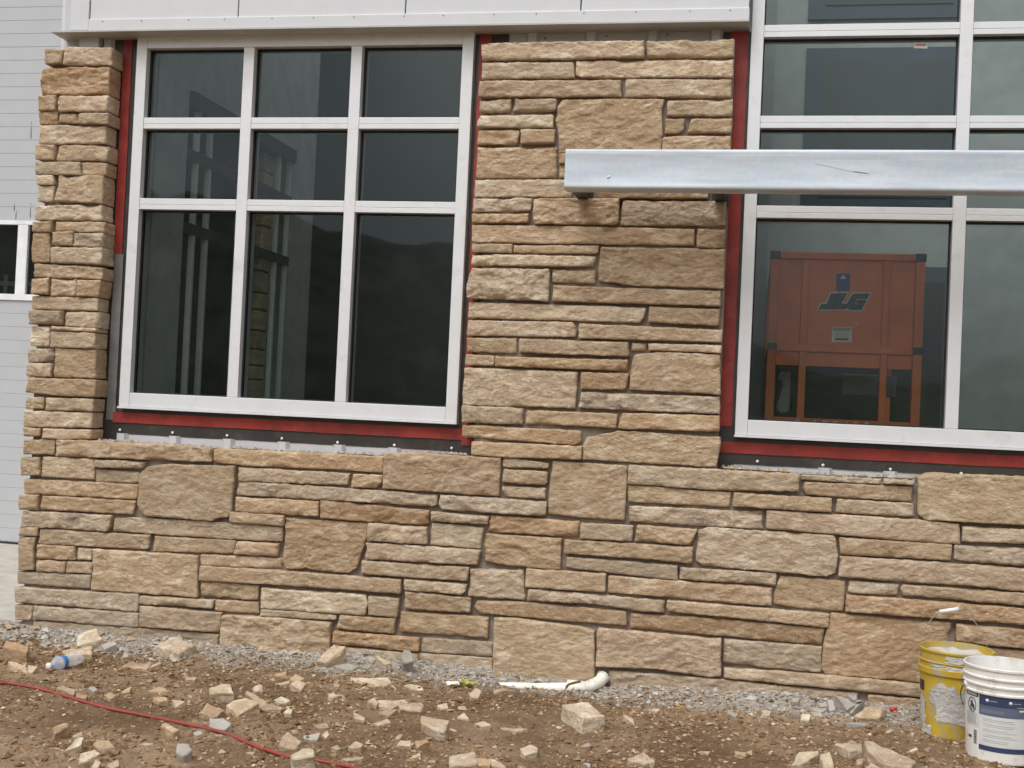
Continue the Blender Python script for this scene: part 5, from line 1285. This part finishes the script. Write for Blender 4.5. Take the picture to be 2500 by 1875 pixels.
# wire handle, upright
hA = bp(*T('N', 1335, 580), yb_[1])[:]; 
def hpt(x, y): return bp(*T('N', x, y), yb_[1])
hw = smooth_path([hpt(1332, 600), hpt(1345, 555), hpt(1390, 445), hpt(1450, 365), hpt(1500, 322), hpt(1660, 298), hpt(1740, 350), hpt(1820, 440), hpt(1880, 545), hpt(1900, 625)], 6)
tube('handle_wire', hw, 0.0019, M_wire, eY, 8)
tube('handle_grip', [hpt(1496, 324), hpt(1660, 299)], 0.0085, M_whitefr, eY, 12)
# white
wb_, vw = bcenter(*T('N', 2015, 1608), 0.132)
RIBW = [(0.262, 0.013, 0.007), (0.292, 0.013, 0.007), (0.322, 0.013, 0.007)]
eW, RW = bucket('bucket', 'white bucket with navy and grey printed label in front of the yellow bucket', wb_, M_wbuck, 0.134, 0.150, 0.372, None, RIBW, 0.05, M_slurry)
def ow(*a, **k): return on_bucket(eW, RW, wb_, vw, *a, **k)
ow(-0.93, -0.615, 0.135, 0.262, M_lab, 'side_label', n_=8)
ow(-0.925, -0.62, 0.247, 0.2625, M_inkk, 'label_header', off=0.0018, n_=8)
for k in range(2): ow(-0.90, -0.66, 0.2515 + k * 0.005, 0.254 + k * 0.005, M_lab, 'label_heading', off=0.0022, n_=5)
# pictogram: ring and a tumbling figure
fa = math.atan2(-vw[1], -vw[0])
def wpt(s, z, off=0.0024):
    a = fa + math.asin(s); return (wb_[0] + (RW(z) + off) * math.cos(a), wb_[1] + (RW(z) + off) * math.sin(a), wb_[2] + z)
ring = [wpt(-0.775 + 0.095 * math.cos(t_), 0.2135 + 0.0275 * math.sin(t_)) for t_ in np.linspace(0, 2 * PI, 29)]
tube('pictogram', ring, 0.0013, M_inkk, eW, 6)
for P, r in (([(-0.80, 0.227), (-0.77, 0.214), (-0.74, 0.206)], 0.0052), ([(-0.78, 0.219), (-0.81, 0.209), (-0.815, 0.199)], 0.0028), ([(-0.74, 0.206), (-0.73, 0.196)], 0.0032), ([(-0.80, 0.196), (-0.79, 0.193)], 0.0034)):
    tube('pictogram', [wpt(s, z, 0.0012) for s, z in P], r, M_inkk, eW, 8)
for k in range(11): ow(-0.91, -0.64 - 0.05 * random.random(), 0.139 + k * 0.0042, 0.1405 + k * 0.0042, M_ink, 'label_text', off=0.0018, n_=5)
for k in range(9): ow(-0.74 + 0.0, -0.66, 0.062 + k * 0.0062, 0.0655 + k * 0.0062, M_inkk, 'barcode', off=0.0012, n_=3)
ow(-0.88, -0.80, 0.080, 0.090, M_inkk, 'label_mark', off=0.0012, n_=3)
ow(-0.60, 0.98, 0.222, 0.264, M_inkn, 'label_band', n_=22)
ow(-0.60, 0.98, 0.184, 0.2215, M_inks, 'label_band', n_=22)
ow(-0.60, 0.98, 0.066, 0.1835, M_lab, 'label_panel', n_=22)
ow(-0.60, 0.98, 0.046, 0.0655, M_inkn, 'label_band', n_=22)
for s in (-0.395, 0.195):
    tube('label_dot', [wpt(s, 0.243, 0.0005), wpt(s, 0.243, 0.0018)], 0.0068, M_lab, eW, 14)
    ow(s + 0.07, s + 0.26, 0.2415, 0.2445, M_ink, 'label_text', off=0.0018, n_=5)
ow(0.35, 0.75, 0.2255, 0.229, M_ink, 'label_text', off=0.0018, n_=6); ow(0.42, 0.95, 0.212, 0.218, M_lab, 'label_heading', off=0.0018, n_=8)
ow(-0.55, 0.05, 0.194, 0.209, flat_mat('faint print', (0.15, 0.17, 0.235), 0.5, bs=0), 'label_heading', off=0.0018, n_=8)
for k in range(15):
    s0 = -0.50 if k % 5 else -0.42; s1 = random.uniform(0.15, 0.42)
    ow(s0, s1, 0.074 + k * 0.0068, 0.0757 + k * 0.0068, M_ink if k % 3 else M_paper, 'label_text', off=0.0018, n_=10)
hwp = [wpt(-0.93, 0.285, 0.006), wpt(-0.97, 0.268, 0.012), wpt(-0.995, 0.240, 0.016), wpt(-0.995, 0.215, 0.014), wpt(-0.97, 0.195, 0.010)]
hwp = smooth_path(hwp, 5); tube('handle_wire', hwp, 0.002, M_steel, eW, 8)
tube('handle_ear', [wpt(-0.93, 0.285, -0.002), wpt(-0.93, 0.285, 0.010)], 0.012, M_wbuck, eW, 14)
# second yellow bucket, only its rim reaches into the picture
y2 = np.array([1.335, -0.33, -0.003]); 
e2, _ = bucket('bucket', 'yellow bucket whose rim just shows at the right edge', y2, M_ybuck, 0.134, 0.149, 0.368, None, RIBY, 0.30, M_slurry)
